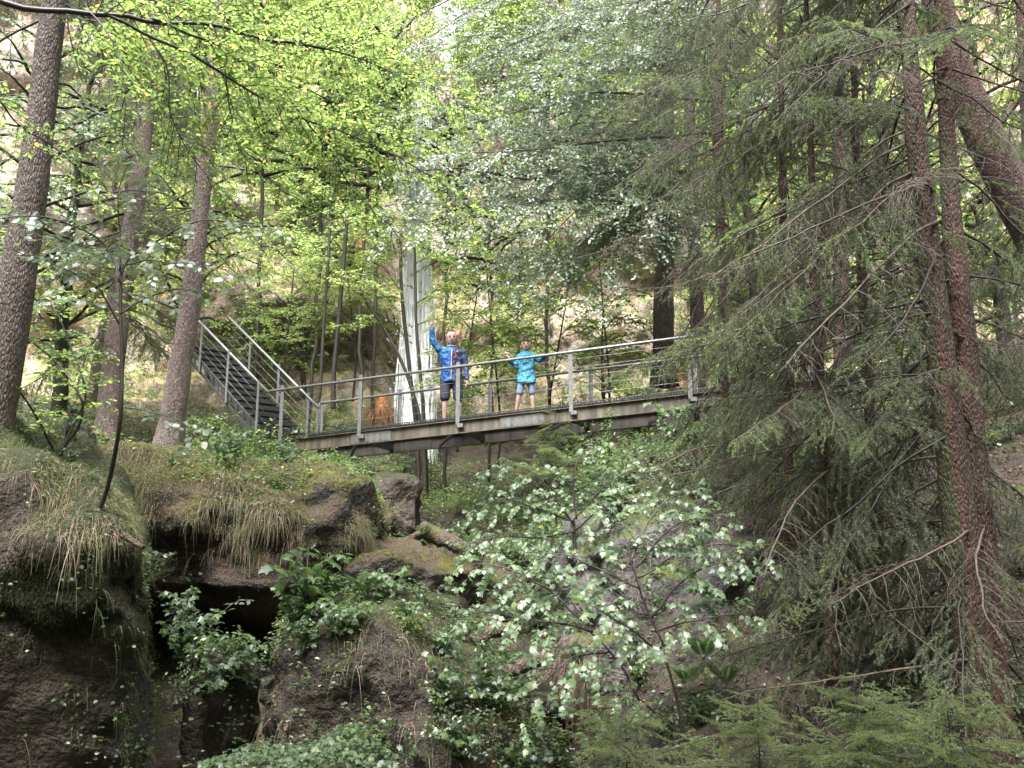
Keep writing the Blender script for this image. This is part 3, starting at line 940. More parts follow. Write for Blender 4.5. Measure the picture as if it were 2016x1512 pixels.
def person(name, label, loc, rz, hgt, spec):
    p = thing(name, label, 'person', loc)
    p.rotation_euler = (0, 0, rz)
    k = hgt / 1.78
    a = lambda *q: np.array(q, float) * k
    # skeleton, face towards -Y; the image left side is -X
    body, top, low, shoes = MB(), MB(), MB(), []
    hc = a(*spec.get('head', (0.0, -0.02, 1.665)))
    head_on(body, hc, k * spec.get('hs', 1.0))
    capsule(body, [a(0, .012, 1.40), a(0, .01, 1.50), hc + a(0, .018, -.06)], np.array([.075, .058, .056]) * k)
    def torso(mb, ex, z0=0.86):
        zs = [z0, .95, 1.05, 1.18, 1.30, 1.40, 1.455, 1.49]
        wx = [.175, .172, .165, .175, .19, .185, .14, .08]
        wy = [.125, .125, .125, .125, .128, .118, .09, .07]
        wx = [q * spec.get('wide', 1.0) for q in wx]
        if spec.get('slim'):
            wx = [q * .88 for q in wx]; wy = [q * .9 for q in wy]
        if ex and spec.get('slim'):
            wx[0] += .045; wx[1] += .02; wy[0] += .04
        P = np.array([a(0, .012, z) for z in zs])
        mb.tube(P, np.stack([np.array(wy) * k + ex, np.array(wx) * k + ex], 1), 24)
    torso(body, 0.0)
    J = spec['J']
    for s_ in ('R', 'L'):
        sh, el, wr = (a(*J[s_ + q]) for q in ('sh', 'el', 'wr'))
        capsule(body, [sh, (sh + el) / 2, el, (el * .6 + wr * .4), wr], np.array([.055, .048, .040, .038, .026]) * k)
        hd, pn, th = J[s_ + 'hand']
        hand(body, wr, hd, pn, 0.2 * k, curl=J.get(s_ + 'curl', 0.15), thumb=th)
        cuff = el + (wr - el) * 0.93
        capsule(top, [sh * .9 + a(0, .012, 1.36) * .1, sh, (sh + el) / 2, el, (el + wr) / 2, cuff], np.array([.085, .078, .067, .060, .053, .047]) * k)
        hp, kn, an = (a(*J[s_ + q]) for q in ('hp', 'kn', 'an'))
        capsule(body, [hp, (hp + kn) / 2, kn, kn + (an - kn) * .3, an], np.array([.088, .074, .054, .056, .036]) * k)
        hem = kn + (hp - kn) * spec.get('hem', 0.1)
        capsule(low, [hp + a(0, 0, .05), (hp + hem) / 2, hem], np.array([.108, .105, .098]) * k * (0.84 if spec.get('slim') else 1.0))
        toe = an + a(J[s_ + 'toe'], -.16, -.055)
        capsule(body, [an, an + a(0, 0.0, -.05), an + a(J[s_ + 'toe'] * .5, -.08, -.05), toe], np.array([.036, .038, .036, .028]) * k)
        shoe = MB()
        shoes.append(shoe)
        capsule(shoe, [an + a(0, .045, -.052), an + a(J[s_ + 'toe'] * .5, -.07, -.048), toe + a(0, -.02, 0)], np.array([.046, .050, .038]) * k)
    torso(top, 0.022 * k, spec['hem_z'])
    capsule(top, [a(0, .012, 1.45), a(0, .015, 1.515)], np.array([.095, .078]) * k)
    capsule(low, [a(-.06, .012, .93), a(.06, .012, .93)], np.array([.135, .135]) * k)
    bd = remesh(body, 'body', 0.0055, SKIN, p, 3)
    jk = remesh(top, 'jacket', 0.011, spec['jacket'], p, 3)
    for v in jk.data.vertices:
        c_ = v.co
        f_ = math.sin(c_.z * 34 + 9 * math.sin(c_.x * 7 + c_.z * 5)) * 0.35 + math.sin(c_.x * 23 - c_.z * 19 + 3 * math.sin(c_.z * 11)) * 0.65
        v.co = c_ + v.normal * 0.007 * f_
    remesh(low, 'shorts', 0.011, spec['shorts'], p, 3)
    for q in shoes:
        remesh(q, 'shoe', 0.009, spec['shoe'], p, 2)
    face_bits(hc, k * spec.get('hs', 1.0), bd, spec.get('smile', False))
    return p, k, a, hc, bd, jk

def jacket_mat(name, left, right, sleeve_r, sleeve_l, split=0.03, top=None):
    """panels of the jacket by where they lie on the body"""
    m, t, bs, out = newmat(name)
    g = t.nodes.new('ShaderNodeTexCoord')
    s = t.nodes.new('ShaderNodeSeparateXYZ')
    t.links.new(g.outputs['Object'], s.inputs[0])
    x = s.outputs[0]
    c = mixc(t, math_(t, 'GREATER_THAN', x, split), left, right)
    c = mixc(t, math_(t, 'LESS_THAN', x, -0.215), c, sleeve_r)
    c = mixc(t, math_(t, 'GREATER_THAN', x, 0.205), c, sleeve_l)
    if top:
        c = mixc(t, math_(t, 'MULTIPLY', math_(t, 'GREATER_THAN', s.outputs[2], 1.33), math_(t, 'LESS_THAN', x, split)), c, top)
    t.links.new(c, bs.inputs['Base Color'])
    bs.inputs['Roughness'].default_value = 0.5
    n = tex(t, 'n', 9, 4, g.outputs['Object'])
    bump(t, n, 1.0, 0.09, bs)
    return m

MAN = dict(
    jacket=jacket_mat('blue jacket', (0.008, 0.085, 0.31), (0.04, 0.054, 0.15), (0.012, 0.07, 0.23), (0.05, 0.068, 0.18), 0.0, (0.014, 0.125, 0.34)),
    shorts=sk((0.035, 0.035, 0.06), 0.7), shoe=sk((0.05, 0.05, 0.055), 0.6), hem=0.06, hem_z=0.80, wide=1.1, hs=1.08, head=(0.0, -0.02, 1.67),
    J=dict(Rsh=(-.20, .01, 1.40), Rel=(-.35, -.02, 1.58), Rwr=(-.385, -.05, 1.845), Rhand=((-.12, -.1, 1), (.25, -1, -.05), 1), Rcurl=0.1,
           Lsh=(.20, .01, 1.40), Lel=(.285, .03, 1.12), Lwr=(.30, -.03, .87), Lhand=((.05, -.1, -1), (-1, 0, 0), 1), Lcurl=0.9,
           Rhp=(-.10, .01, .90), Rkn=(-.115, -.01, .49), Ran=(-.12, .02, .085), Rtoe=-.03,
           Lhp=(.10, .01, .90), Lkn=(.14, -.01, .49), Lan=(.165, .02, .085), Ltoe=.05))
def stand(px, side, deck_h=0.0):
    """point on the deck under image column px"""
    best = min((abs(1008 + FPX * (lambda p: p[0] / ((p[1]) * math.cos(PITCH) + (p[2] - 1.6) * math.sin(PITCH)))(bp(s, side)) - px), s) for s in np.linspace(0, LEN, 800))
    return bp(best[1], side, -0.01)
man_at = stand(887, 0.62)
pm, k, a, hc, bd, jk = person('person', 'bald man in blue jacket and dark shorts waving one raised arm on the bridge', man_at, R(4), 1.83, MAN)
mb = MB()
capsule(mb, [a(0.008, -.152, 1.44), a(.005, -.160, 1.30), a(0, -.157, 1.1), a(-.005, -.152, .84)], np.array([.008, .008, .008, .008]))
mb.build('zip', WHITE, jk)
mb = MB()
capsule(mb, [a(.075, -.148, 1.355), a(.07, -.150, 1.24)], np.array([.010, .010]), 8)
mb.build('chest_zip', plain_mat('red zip', (0.4, 0.04, 0.035), 0.5), jk)
mb = MB().box(a(.115, -.137, 1.385), (0.05, 0.012, 0.014), (1, .25, 0), (-.25, 1, 0))
mb.build('chest_mark', WHITE, jk)
mb = MB()
P = np.array([a(.088 * math.cos(q), .012 + .086 * math.sin(q), 1.515 - .012 * abs(math.sin(q / 2 + .8))) for q in np.linspace(0, 2 * math.pi, 20)])
mb.tube(P, .014, 8)
mb.build('collar_lining', WHITE, jk)
mb = MB()
capsule(mb, [a(-.384, -.046, 1.815), a(-.387, -.05, 1.835)], np.array([.034, .034]))
mb.build('wrist_band', DARK, bd)

BOY = dict(
    jacket=jacket_mat('turquoise jacket', (0.03, 0.225, 0.345), (0.03, 0.23, 0.35), (0.016, 0.14, 0.28), (0.012, 0.12, 0.25), 0.0),
    shorts=sk((0.15, 0.21, 0.29), 0.8), shoe=sk((0.30, 0.3, 0.3), 0.6), hem=0.08, hem_z=0.75, wide=1.1, slim=True, hs=1.14, smile=True, head=(0.0, -0.02, 1.66),
    J=dict(Rsh=(-.165, .01, 1.38), Rel=(-.275, -.02, 1.16), Rwr=(-.395, -.16, 1.285), Rhand=((-.5, -.3, .5), (.3, -1, 0), 1), Rcurl=0.8,
           Lsh=(.165, .01, 1.38), Lel=(.34, -.02, 1.27), Lwr=(.43, -.22, 1.34), Lhand=((.3, -1, .1), (0, 0, -1), 1), Lcurl=0.9,
           Rhp=(-.085, .01, .88), Rkn=(-.16, -.02, .49), Ran=(-.235, .03, .085), Rtoe=-.04,
           Lhp=(.085, .01, .88), Lkn=(.135, .0, .49), Lan=(.16, .02, .085), Ltoe=.05))
boy_at = stand(1036, 0.55)
pb, k, a, hc, bd, jk = person('person', 'smiling dark haired boy in turquoise jacket and pale shorts at the railing', boy_at, R(-2), 1.46, BOY)
mb = MB()
s = k * 1.14
rngh = np.random.default_rng(2)
def hair_cap():
    ph = np.linspace(0.05, 1.75, 14)
    th = np.linspace(0, 2 * math.pi, 28, endpoint=False)
    V, lim = [], []
    for p_ in ph:
        for q in th:
            fr = max(0.0, -math.sin(q))            # -Y is the face
            pe = p_ * (1 - 0.42 * fr)
            V.append(hc + np.array([.088 * math.sin(pe) * math.cos(q), .012 + .108 * math.sin(pe) * math.sin(q), .03 + .106 * math.cos(pe)]) * s)
    n_ = len(th)
    F = np.array([[i * n_ + j, i * n_ + (j + 1) % n_, (i + 1) * n_ + (j + 1) % n_, (i + 1) * n_ + j] for i in range(len(ph) - 1) for j in range(n_)])
    V = np.array(V)
    V += unit(V - hc) * (0.004 * fbm(V * 60, 2, 3))[:, None]
    return MB().add(V, F[:, ::-1])
hair_cap().build('hair', HAIR, bd)
mb = MB()
capsule(mb, [a(0, -.128, 1.44), a(0, -.140, 1.25), a(0, -.136, 1.0), a(0, -.13, .74)], np.array([.005, .005, .005, .005]))
mb.build('zip', plain_mat('dark zip', (0.02, 0.14, 0.25), 0.5), jk)
PZ = plain_mat('pocket zip', (0.02, 0.14, 0.25), 0.5)
for sg in (-1, 1):
    mb = MB()
    capsule(mb, [a(sg * .06, -.128, 1.1), a(sg * .11, -.118, .95)], np.array([.005, .005]), 6)
    mb.build('pocket_zip', PZ, jk)
mb = MB()
P = np.array([a(.10 * math.cos(q), .03 + .085 * math.sin(q), 1.475 + .03 * math.sin(q)) for q in np.linspace(0, 2 * math.pi, 20)])
mb.tube(P, .026 * np.ones(20), 8)
mb.build('hood', plain_mat('hood cloth', (0.012, 0.09, 0.25), 0.6), jk)

# ------------------------------------------------------------------ trunks
def trunk_mesh(pts, r0, r1, seed=1, seg=22, rings=110, flare=0.0, rough=0.05):
    P = smooth_line(np.asarray(pts), rings)
    t = np.linspace(0, 1, rings)
    r = r0 * (1 - t) + r1 * t
    L = np.r_[0, np.cumsum(np.linalg.norm(np.diff(P, axis=0), axis=1))]
    r = r * (1 + flare * np.exp(-L / (2.2 * r0)))
    V, F, C = tube_arrays(P, r, seg)
    cen = np.repeat(P, seg, axis=0)
    d = V - cen
    q = V * np.array([9, 9, 3.0]) / max(r0 / 0.2, 0.6)
    k = 1 + rough * fbm(q, 3, seed) + rough * 0.8 * fbm(V * 1.1, 2, seed + 5)
    if flare:
        ang = np.arctan2(d[:, 1], d[:, 0])
        k += np.repeat(np.exp(-L / (1.8 * r0)), seg) * 0.35 * flare * np.sin(ang * 5 + seed)
    return MB().add(cen + d * k[:, None], [F, C]), P, r

def make_tree(name, label, cat, pts, r0, r1, mat, group=None, **kw):
    mb, P, r = trunk_mesh(pts, r0, r1, **kw)
    t = thing(name, label, cat, P[0], group)
    o = mb.build('trunk', mat)
    attach(t, o)
    return t, P, r
def attach(t, o):
    o.parent = t
    o.matrix_parent_inverse = t.matrix_world.inverted() if False else Matrix.Translation(-t.location)

# spruce branches: limb along +X, side twigs, hanging twiglets, needles
def spruce_branch(seed, L, bare=0.0, hang=0.35, sag=0.14, dens=330, mats=('twig', 'needle', 'needle_young'), gap=0.055, nl=0.019):
    rng = np.random.default_rng(seed)
    mb = MB()
    t = np.linspace(0, 1, 14)
    P = np.stack([L * t, 0.05 * L * np.sin(t * 3 + seed), -sag * L * t ** 1.6 + 0.10 * L * np.clip(t - 0.6, 0, 1) ** 1.3], 1)
    P += 0.012 * L * np.stack([fbm(np.c_[t * 5, t * 0 + a, t * 0], 3, seed) for a in (1, 4, 8)], 1)
    mb.tube(P, 0.011 * (L / 2) ** 0.7 * (1 - 0.8 * t) + 0.0015, 5, 0)
    segs = [(P[9:], 1.0)]
    n = int(L * 0.88 / gap)
    for i in range(n):
        u = 0.12 + 0.88 * (i + rng.random()) / n
        p = np.array([np.interp(u, t, P[:, a]) for a in range(3)])
        l = (0.34 * L * (1.02 - u) ** 0.75 + 0.05) * rng.uniform(0.45, 1.15)
        if u < 0.35:
            l *= rng.uniform(0.3, 0.9)
        sg = 1 if i % 2 else -1
        an = R(rng.uniform(38, 62))
        d = np.array([math.cos(an), sg * math.sin(an), rng.normal(-0.05, 0.12)])
        k = np.linspace(0, 1, 6)
        Q = p + d * l * k[:, None] + np.stack([0 * k, 0 * k, -hang * l * k ** 1.7], 1) + rng.normal(0, 0.018 * l, (6, 3)) * k[:, None]
        mb.tube(Q, 0.0035 * (1 - 0.7 * k), 3, 0, cap=False)
        ok = rng.random() > bare * (1.5 - u)
        if ok:
            segs.append((Q[1:], float(u > 0.72 and rng.random() < .65)))
        m = int(l / 0.05)
        for j in range(m):
            v = 0.15 + 0.85 * (j + rng.random()) / m
            b = np.array([np.interp(v, k, Q[:, a]) for a in range(3)])
            s2 = 1 if j % 2 else -1
            dd = unit(d + np.array([-d[1], d[0], 0]) * s2 * rng.uniform(0.5, 1.0) + np.array([0, 0, -hang * rng.uniform(0.4, 2.2)]))
            l2 = rng.uniform(0.05, 0.16) * (1.15 - 0.6 * v)
            E = np.stack([b, b + dd * l2 * 0.55, b + dd * l2 + np.array([0, 0, -hang * 0.35 * l2])])
            mb.tube(E, np.array([.002, .0017, .001]), 3, 0, cap=False)
            if ok and rng.random() > bare * 0.5:
                segs.append((E, float((u > 0.6 and v > 0.55 and rng.random() < .6))))
    A, D, B = [], [], []
    W = []
    for Q, wgt in segs:
        l = np.r_[0, np.cumsum(np.linalg.norm(np.diff(Q, axis=0), axis=1))]
        m = max(3, int(l[-1] * dens))
        s = rng.random(m) * l[-1]
        A.append(np.stack([np.interp(s, l, Q[:, a]) for a in range(3)], 1))
        D.append(np.broadcast_to(unit(Q[-1] - Q[0]), (m, 3)))
        W.append(np.full(m, wgt))
    A, D = np.concatenate(A), np.concatenate(D)
    if len(A):
        m = len(A)
        rad = rng.normal(0, 1, (m, 3)) + np.array([0, 0, 0.35])
        d = unit(D * 0.75 + unit(rad) * 0.8)
        l = nl * rng.uniform(0.7, 1.25, m)
        sd = unit(np.cross(d, rng.normal(0, 1, (m, 3)))) * 0.0024
        V = np.stack([A - sd, A + sd, A + d * l[:, None]], 1).reshape(-1, 3)
        W = np.concatenate(W) > .5
        F = np.arange(m * 3).reshape(-1, 3)
        o_ = mb.n
        mb.add(V, F[~W], 1)
        if W.any():
            mb.F.append((F[W] + o_, 2))
    me = mb.mesh('branch')
    for q in mats:
        me.materials.append(M[q])
    return me
BR_LIVE = [spruce_branch(100 + i, 2.0, 0.12, h, sg_, 600) for i, (h, sg_) in enumerate(((0.35, .16), (0.6, .22), (0.9, .20), (0.5, .10), (0.75, .26)))]
BR_DEAD = [spruce_branch(120 + i, 2.0, 1.3, 0.7, 0.18, 120, ('deadtwig', 'needle', 'needle'), 0.075) for i in range(3)]
BR_HALF = [spruce_branch(130 + i, 2.0, 0.35, 0.8, 0.2, 600, ('deadtwig', 'needle', 'needle_young')) for i in range(3)]
BR_YOUNG = [spruce_branch(140 + i, 1.0, 0.0, 0.2, 0.10, 620, ('twig', 'needle_young', 'needle_young'), 0.035, 0.017) for i in range(3)]

def add_branch(tree, me, loc, az, pitch, sc, roll=0.0, name='branch'):
    o = bpy.data.objects.new(name, me)
    COL.objects.link(o)
    o.parent = tree
    Mx = Matrix.Translation(Vector(loc) - tree.location) @ Matrix.Rotation(az, 4, 'Z') @ Matrix.Rotation(-pitch, 4, 'Y') @ Matrix.Rotation(roll, 4, 'X') @ Matrix.Diagonal((sc, sc, sc, 1))
    o.matrix_local = Mx
    return o

def spruce_crown(tree, P, r, rng, z0, z1, n, length, mix, az_pref=None, pitch=(-25, 5), lim=100):
    z = P[:, 2]
    for i in range(min(n, lim)):
        zz = z0 + (z1 - z0) * (i + rng.random()) / n
        c = np.array([np.interp(zz, z, P[:, a]) for a in range(3)])
        az = rng.uniform(0, 2 * math.pi)
        if len(az_pref or ()) > 3:
            az = rng.uniform(-0.2, math.pi + 0.2)
        if az_pref is not None and rng.random() < az_pref[2]:
            az = az_pref[0] + rng.uniform(-1, 1) * az_pref[1]
        kind = rng.choice(len(mix), p=np.array([q[1] for q in mix]) / sum(q[1] for q in mix))
        pool = mix[kind][0]
        add_branch(tree, pool[rng.integers(len(pool))], c, az, R(rng.uniform(*pitch)), length * rng.uniform(0.65, 1.15) / 2.0, rng.normal(0, 0.2))

# tall spruce on the left, and the leaning one on the mossy rock
rng = np.random.default_rng(11)
t1, P, r = make_tree('spruce_tree', 'thick grey spruce trunk rising at the left edge above the huge dark boulder', 'tree',
    pline([(-40, 960, 10.2), (-15, 830, 10.2), (12, 690, 10.2), (42, 500, 10.2), (68, 330, 10.2), (95, 100, 10.2), (112, -60, 10.2), (160, -700, 10.2)]), 0.245, 0.13, M['bark'], seed=3, flare=0.35)
spruce_crown(t1, P, r, rng, 8.4, P[-1, 2], 46, 2.6, ((BR_LIVE, 3), (BR_HALF, 1)))
t2, P, r = make_tree('spruce_tree', 'slender pale spruce trunk leaning right on the mossy overhanging rock', 'tree',
    pline([(318, 925, 13.9), (332, 870, 14.0), (346, 780, 14.0), (374, 600, 14.0), (396, 400, 14.0), (416, 200, 14.0), (428, 60, 14.0), (470, -500, 14.0)]), 0.215, 0.10, M['bark_light'], seed=5, flare=0.5)
spruce_crown(t2, P, r, rng, 6.4, 8.2, 9, 2.0, ((BR_DEAD, 1),), pitch=(-40, -10))
spruce_crown(t2, P, r, rng, 8.6, P[-1, 2], 34, 2.2, ((BR_LIVE, 2), (BR_HALF, 1)))
for (label, pts, r0, r1, mat, z0, n, ln, mix) in (
    ('dim grey spruce behind the slender leaning trunk, feathery branches hanging to its left', [(208, 870, 19), (225, 700, 19), (250, 500, 19), (268, 400, 19), (285, 250, 19), (302, 60, 19), (330, -250, 19)], .25, .15, 'bark_light', 6.0, 56, 3.0, ((BR_LIVE, 3), (BR_HALF, 2))),
    ('short piece of reddish trunk on the slope behind the left sapling', [(185, 800, 22), (208, 660, 22), (222, 600, 22), (232, 540, 22), (250, 420, 22), (285, 150, 22)], .22, .14, 'bark_light', 12, 16, 2.2, ((BR_LIVE, 1),)),
    ('straight dark spruce trunk standing behind the right half of the bridge', [(1306, 760, 20), (1306, 630, 20), (1308, 500, 20), (1310, 300, 20), (1312, 0, 20), (1315, -400, 20)], .26, .17, 'bark', 12.5, 34, 2.6, ((BR_LIVE, 2), (BR_HALF, 1))),
    ('thin dark spruce trunk just right of the straight one behind the bridge', [(1378, 800, 19), (1372, 600, 19), (1366, 450, 19), (1360, 300, 19), (1352, 0, 19), (1345, -300, 19)], .17, .11, 'bark', 7.5, 40, 2.2, ((BR_LIVE, 2), (BR_DEAD, 1))),
):
    t, P, r = make_tree('spruce_tree', label, 'tree', pline(pts), r0, r1, M[mat], 'spruces beyond the bridge', seed=int(r0 * 1000), flare=0.3)
    spruce_crown(t, P, r, rng, z0, P[-1, 2], n, ln, mix)

# the spruces on the right
rng = np.random.default_rng(12)
MIXR = ((BR_LIVE, 4), (BR_HALF, 4), (BR_DEAD, 5))
ta, P, r = make_tree('spruce_tree', 'reddish wet spruce trunk at the right, front one of the pair joined near the ground', 'tree',
    pline([(1955, 1600, 7.9), (1930, 1420, 8.0), (1908, 1200, 8.0), (1886, 1000, 8.0), (1862, 780, 8.0), (1842, 600, 8.0), (1815, 380, 8.0), (1797, 180, 8.0), (1786, 0, 8.0), (1765, -500, 8.0), (1755, -900, 8.0)]), 0.19, 0.045, M['bark_red'], seed=7, flare=0.15)
spruce_crown(ta, P, r, rng, 0.35, P[-1, 2], 84, 2.45, MIXR, (math.pi, 1.0, 0.72, 1), (-38, 2))
tb, P, r = make_tree('spruce_tree', 'second reddish spruce trunk of the right pair, partly hidden behind the front one', 'tree',
    pline([(1968, 1600, 8.25), (1946, 1300, 8.3), (1930, 1100, 8.3), (1914, 900, 8.3), (1900, 700, 8.3), (1886, 560, 8.3), (1872, 400, 8.35), (1862, 200, 8.4), (1850, -100, 8.4), (1835, -700, 8.4)]), 0.18, 0.05, M['bark_red'], seed=9)
spruce_crown(tb, P, r, rng, 0.8, P[-1, 2], 62, 2.4, MIXR, (math.pi, 1.3, 0.5, 1), (-38, 5))
tc, P, r = make_tree('spruce_tree', 'stout brown trunk leaning left across the upper right corner', 'tree',
    pline([(2260, 980, 12), (2160, 720, 12), (2085, 550, 12), (2005, 395, 12), (1935, 260, 12), (1880, 130, 12), (1845, 0, 12), (1800, -250, 12), (1780, -500, 12)]), 0.36, 0.17, M['bark_red'], seed=13, rough=0.05)
spruce_crown(tc, P, r, rng, 4.5, P[-1, 2], 46, 2.2, ((BR_LIVE, 4), (BR_HALF, 4), (BR_DEAD, 3)), (math.pi, 1.6, 0.6), (-35, 5))
for (label, pts, r0, z0, n) in (
    ('thin spruce stem inside the needle thicket left of the reddish pair', [(1745, 1330, 9.8), (1725, 1000, 9.8), (1705, 700, 9.8), (1690, 400, 9.8), (1680, 100, 9.8), (1670, -300, 9.8)], .075, 0.8, 62),
    ('slim spruce at the left fringe of the needle thicket', [(1560, 1250, 10.6), (1552, 900, 10.6), (1545, 600, 10.6), (1540, 300, 10.6), (1535, 0, 10.6), (1530, -300, 10.6)], .07, 2.2, 60),
    ('thin stemmed spruce standing right in front of the bridge, left part of the thicket', [(1440, 1150, 11.6), (1432, 900, 11.6), (1424, 600, 11.6), (1420, 300, 11.6), (1414, 0, 11.6), (1410, -300, 11.6)], .06, 2.0, 66),
    ('thin stemmed spruce in the middle of the thicket', [(1640, 1350, 9.0), (1625, 1000, 9.0), (1612, 700, 9.0), (1600, 400, 9.0), (1590, 100, 9.0), (1580, -250, 9.0)], .06, 0.5, 60),
    ('spruce far behind the leaning trunk at the right edge', [(2060, 1000, 14.5), (2045, 700, 14.5), (2030, 400, 14.5), (2010, 0, 14.5), (1995, -400, 14.5)], .16, 3.0, 70),
    ('tall spruce behind the needle thicket beyond the bridge end', [(1660, 800, 17), (1655, 500, 17), (1650, 200, 17), (1640, -200, 17), (1630, -500, 17)], .17, 6.0, 70),
):
    t, P, r = make_tree('spruce_tree', label, 'tree', pline(pts), r0, r0 * 0.4, M['bark_red'], 'spruces at the right', seed=int(r0 * 900), flare=0.1)
    spruce_crown(t, P, r, rng, z0, P[-1, 2], n, 2.1, ((BR_LIVE, 4), (BR_HALF, 4), (BR_DEAD, 4)), (math.pi, 1.5, 0.55), (-40, 0))

# young spruces
def grounded(P):
    g, _ = drop(P[0][0], P[0][1], P[0][2] + 0.3)
    return np.vstack([[g + np.array([0, 0, -0.1])], P]) if P[0][2] - g[2] > 0.12 else P
def young_spruce(label, base, h, n, seed, spread=0.7, lean=(0, 0), group='young spruces'):
    rng = np.random.default_rng(seed)
    top = base + np.array([lean[0], lean[1], h])
    low = grounded(np.stack([base, top]))[0]
    t, P, r = make_tree('young_spruce', label, 'young spruce', np.stack([low, low * .5 + top * .5, top]), 0.010 + 0.005 * h, 0.003, M['twig'], group, seed=seed, seg=8, rings=20)
    for i in range(n):
        u = 0.12 + 0.85 * (i + rng.random()) / n
        c = base + (top - base) * u
        add_branch(t, BR_YOUNG[rng.integers(3)], c, rng.uniform(0, 6.28), R(rng.uniform(-30, 30)), spread * (1.05 - u) * rng.uniform(0.7, 1.2) + 0.12, rng.normal(0, .15))
young_spruce('young dark spruce in front of the bridge below the boy', at(1095, 960, 13.9), 1.35, 38, 3, 0.85)
young_spruce('young spruce left of the needle thicket under the bridge', at(1360, 1010, 12.2), 1.2, 36, 4, 0.9)
young_spruce('bright tipped young spruce at the bottom edge below the rock face', at(1235, 1540, 7.6), 0.75, 34, 5, 0.8)
young_spruce('low light green spruce at the foot of the reddish trunks', at(1700, 1570, 6.6), 0.85, 40, 6, 0.9)
young_spruce('small light green spruce near the bottom right corner', at(1880, 1560, 6.2), 0.7, 34, 7, 0.8)
young_spruce('small yellowish spruce at the bottom edge under the thicket', at(1500, 1590, 6.8), 0.8, 34, 8, 0.85)
young_spruce('young spruce on the leaf litter slope behind the thicket', at(1640, 1180, 9.6), 1.1, 36, 9, 0.9)

# ------------------------------------------------------------------ broadleaved trees reaching over the bridge
def limb_tree(name, label, cat, trunk_pts, r0, r1, limbs, leafmat, barkmat='twig', kind='beech', seed=1, crown='foliage', fol=None, limb_r=0.02):
    rng = np.random.default_rng(seed)
    t, P, r = make_tree(name, label, cat, trunk_pts, r0, r1, M[barkmat], seed=seed, seg=10, rings=40, rough=0.04)
    leaves = MB()
    for L in limbs:
        wood = MB()
        pts, kw = (L, {}) if not isinstance(L, tuple) else L
        kw = {**(fol or {}), **kw}
        lr = kw.pop('lr', limb_r)
        Q = smooth_line(pts, 26, 0.03, int(rng.integers(999)))
        wood.tube(Q, lr * (1 - 0.85 * np.linspace(0, 1, 26)) + 0.002, 7)
        foliate(rng, Q, wood, leaves, kind=kind, **kw)
        attach(t, wood.build('limb', M[barkmat]))
    if leaves.n:
        attach(t, leaves.build(crown, M[leafmat]))
    return t

FB = dict(spacing=0.07, tw=1.0, start=0.14, gap=0.027, size=0.058, droop=0.22, up=(0, 0.1, 1), jit=0.45)
bx, by = -6.3, 7.3
limbs = [
    (np.vstack([[bx, by, 5.9], pline([(-60, 2, 7.5), (60, 18, 7.6), (200, 32, 7.8), (300, 40, 8.0), (420, 50, 8.3), (560, 84, 8.6), (660, 92, 8.9), (760, 60, 9.2)])]), dict(lr=0.036, start=0.42)),
    (pline([(210, 32, 7.8), (330, 88, 8.0), (430, 136, 8.3), (520, 190, 8.5), (610, 240, 8.7), (700, 268, 8.9), (850, 345, 9.2), (930, 420, 9.4)]), dict(lr=0.017)),
    (pline([(300, 42, 8.0), (420, 82, 8.4), (500, 128, 8.8), (600, 176, 9.1), (720, 240, 9.5), (830, 290, 9.8)]), dict(lr=0.014)),
    (pline([(560, 84, 8.6), (640, 98, 8.8), (740, 130, 9.1), (850, 170, 9.4), (940, 230, 9.7)]), dict(lr=0.011)),
    (pline([(180, 30, 7.8), (205, 62, 7.6), (235, 115, 7.5), (250, 200, 7.5), (240, 290, 7.6)]), dict(lr=0.008, tw=.6)),
    (pline([(290, 60, 8.0), (325, 130, 8.1), (340, 230, 8.2), (400, 330, 8.4), (470, 410, 8.7)]), dict(lr=0.008, tw=.7)),
    (pline([(440, 140, 8.3), (450, 220, 8.4), (480, 300, 8.5), (560, 380, 8.8)]), dict(lr=0.007, tw=.7)),
    (np.vstack([[bx, by, 7.5], pline([(-40, -160, 8.0), (200, -90, 8.6), (420, -60, 9.2), (620, -30, 9.8), (820, -20, 10.4)])]), dict(lr=0.03, start=0.3)),
    (np.vstack([[bx, by, 4.4], pline([(-60, 190, 7.8), (40, 240, 8.3), (120, 300, 8.8), (200, 380, 9.2)])]), dict(lr=0.012, start=0.4, tw=0.6)),
    (pline([(120, -60, 8.2), (330, 10, 9.0), (520, 30, 9.6), (700, 10, 10.2)]), dict(lr=0.012, tw=1.1)),
    (pline([(560, 180, 9.0), (640, 280, 9.3), (700, 380, 9.6), (790, 470, 9.9)]), dict(lr=0.008, tw=.8)),
]
limb_tree('beech_tree', 'beech with long dark limbs and yellow green leaves arching in from the upper left', 'tree',
    np.array([[bx - .3, by, -0.3], [bx - .1, by, 3], [bx, by, 6], [bx + .2, by + .1, 9], [bx + .2, by, 12]]), 0.2, 0.08, limbs, 'beech', seed=21, fol=FB)

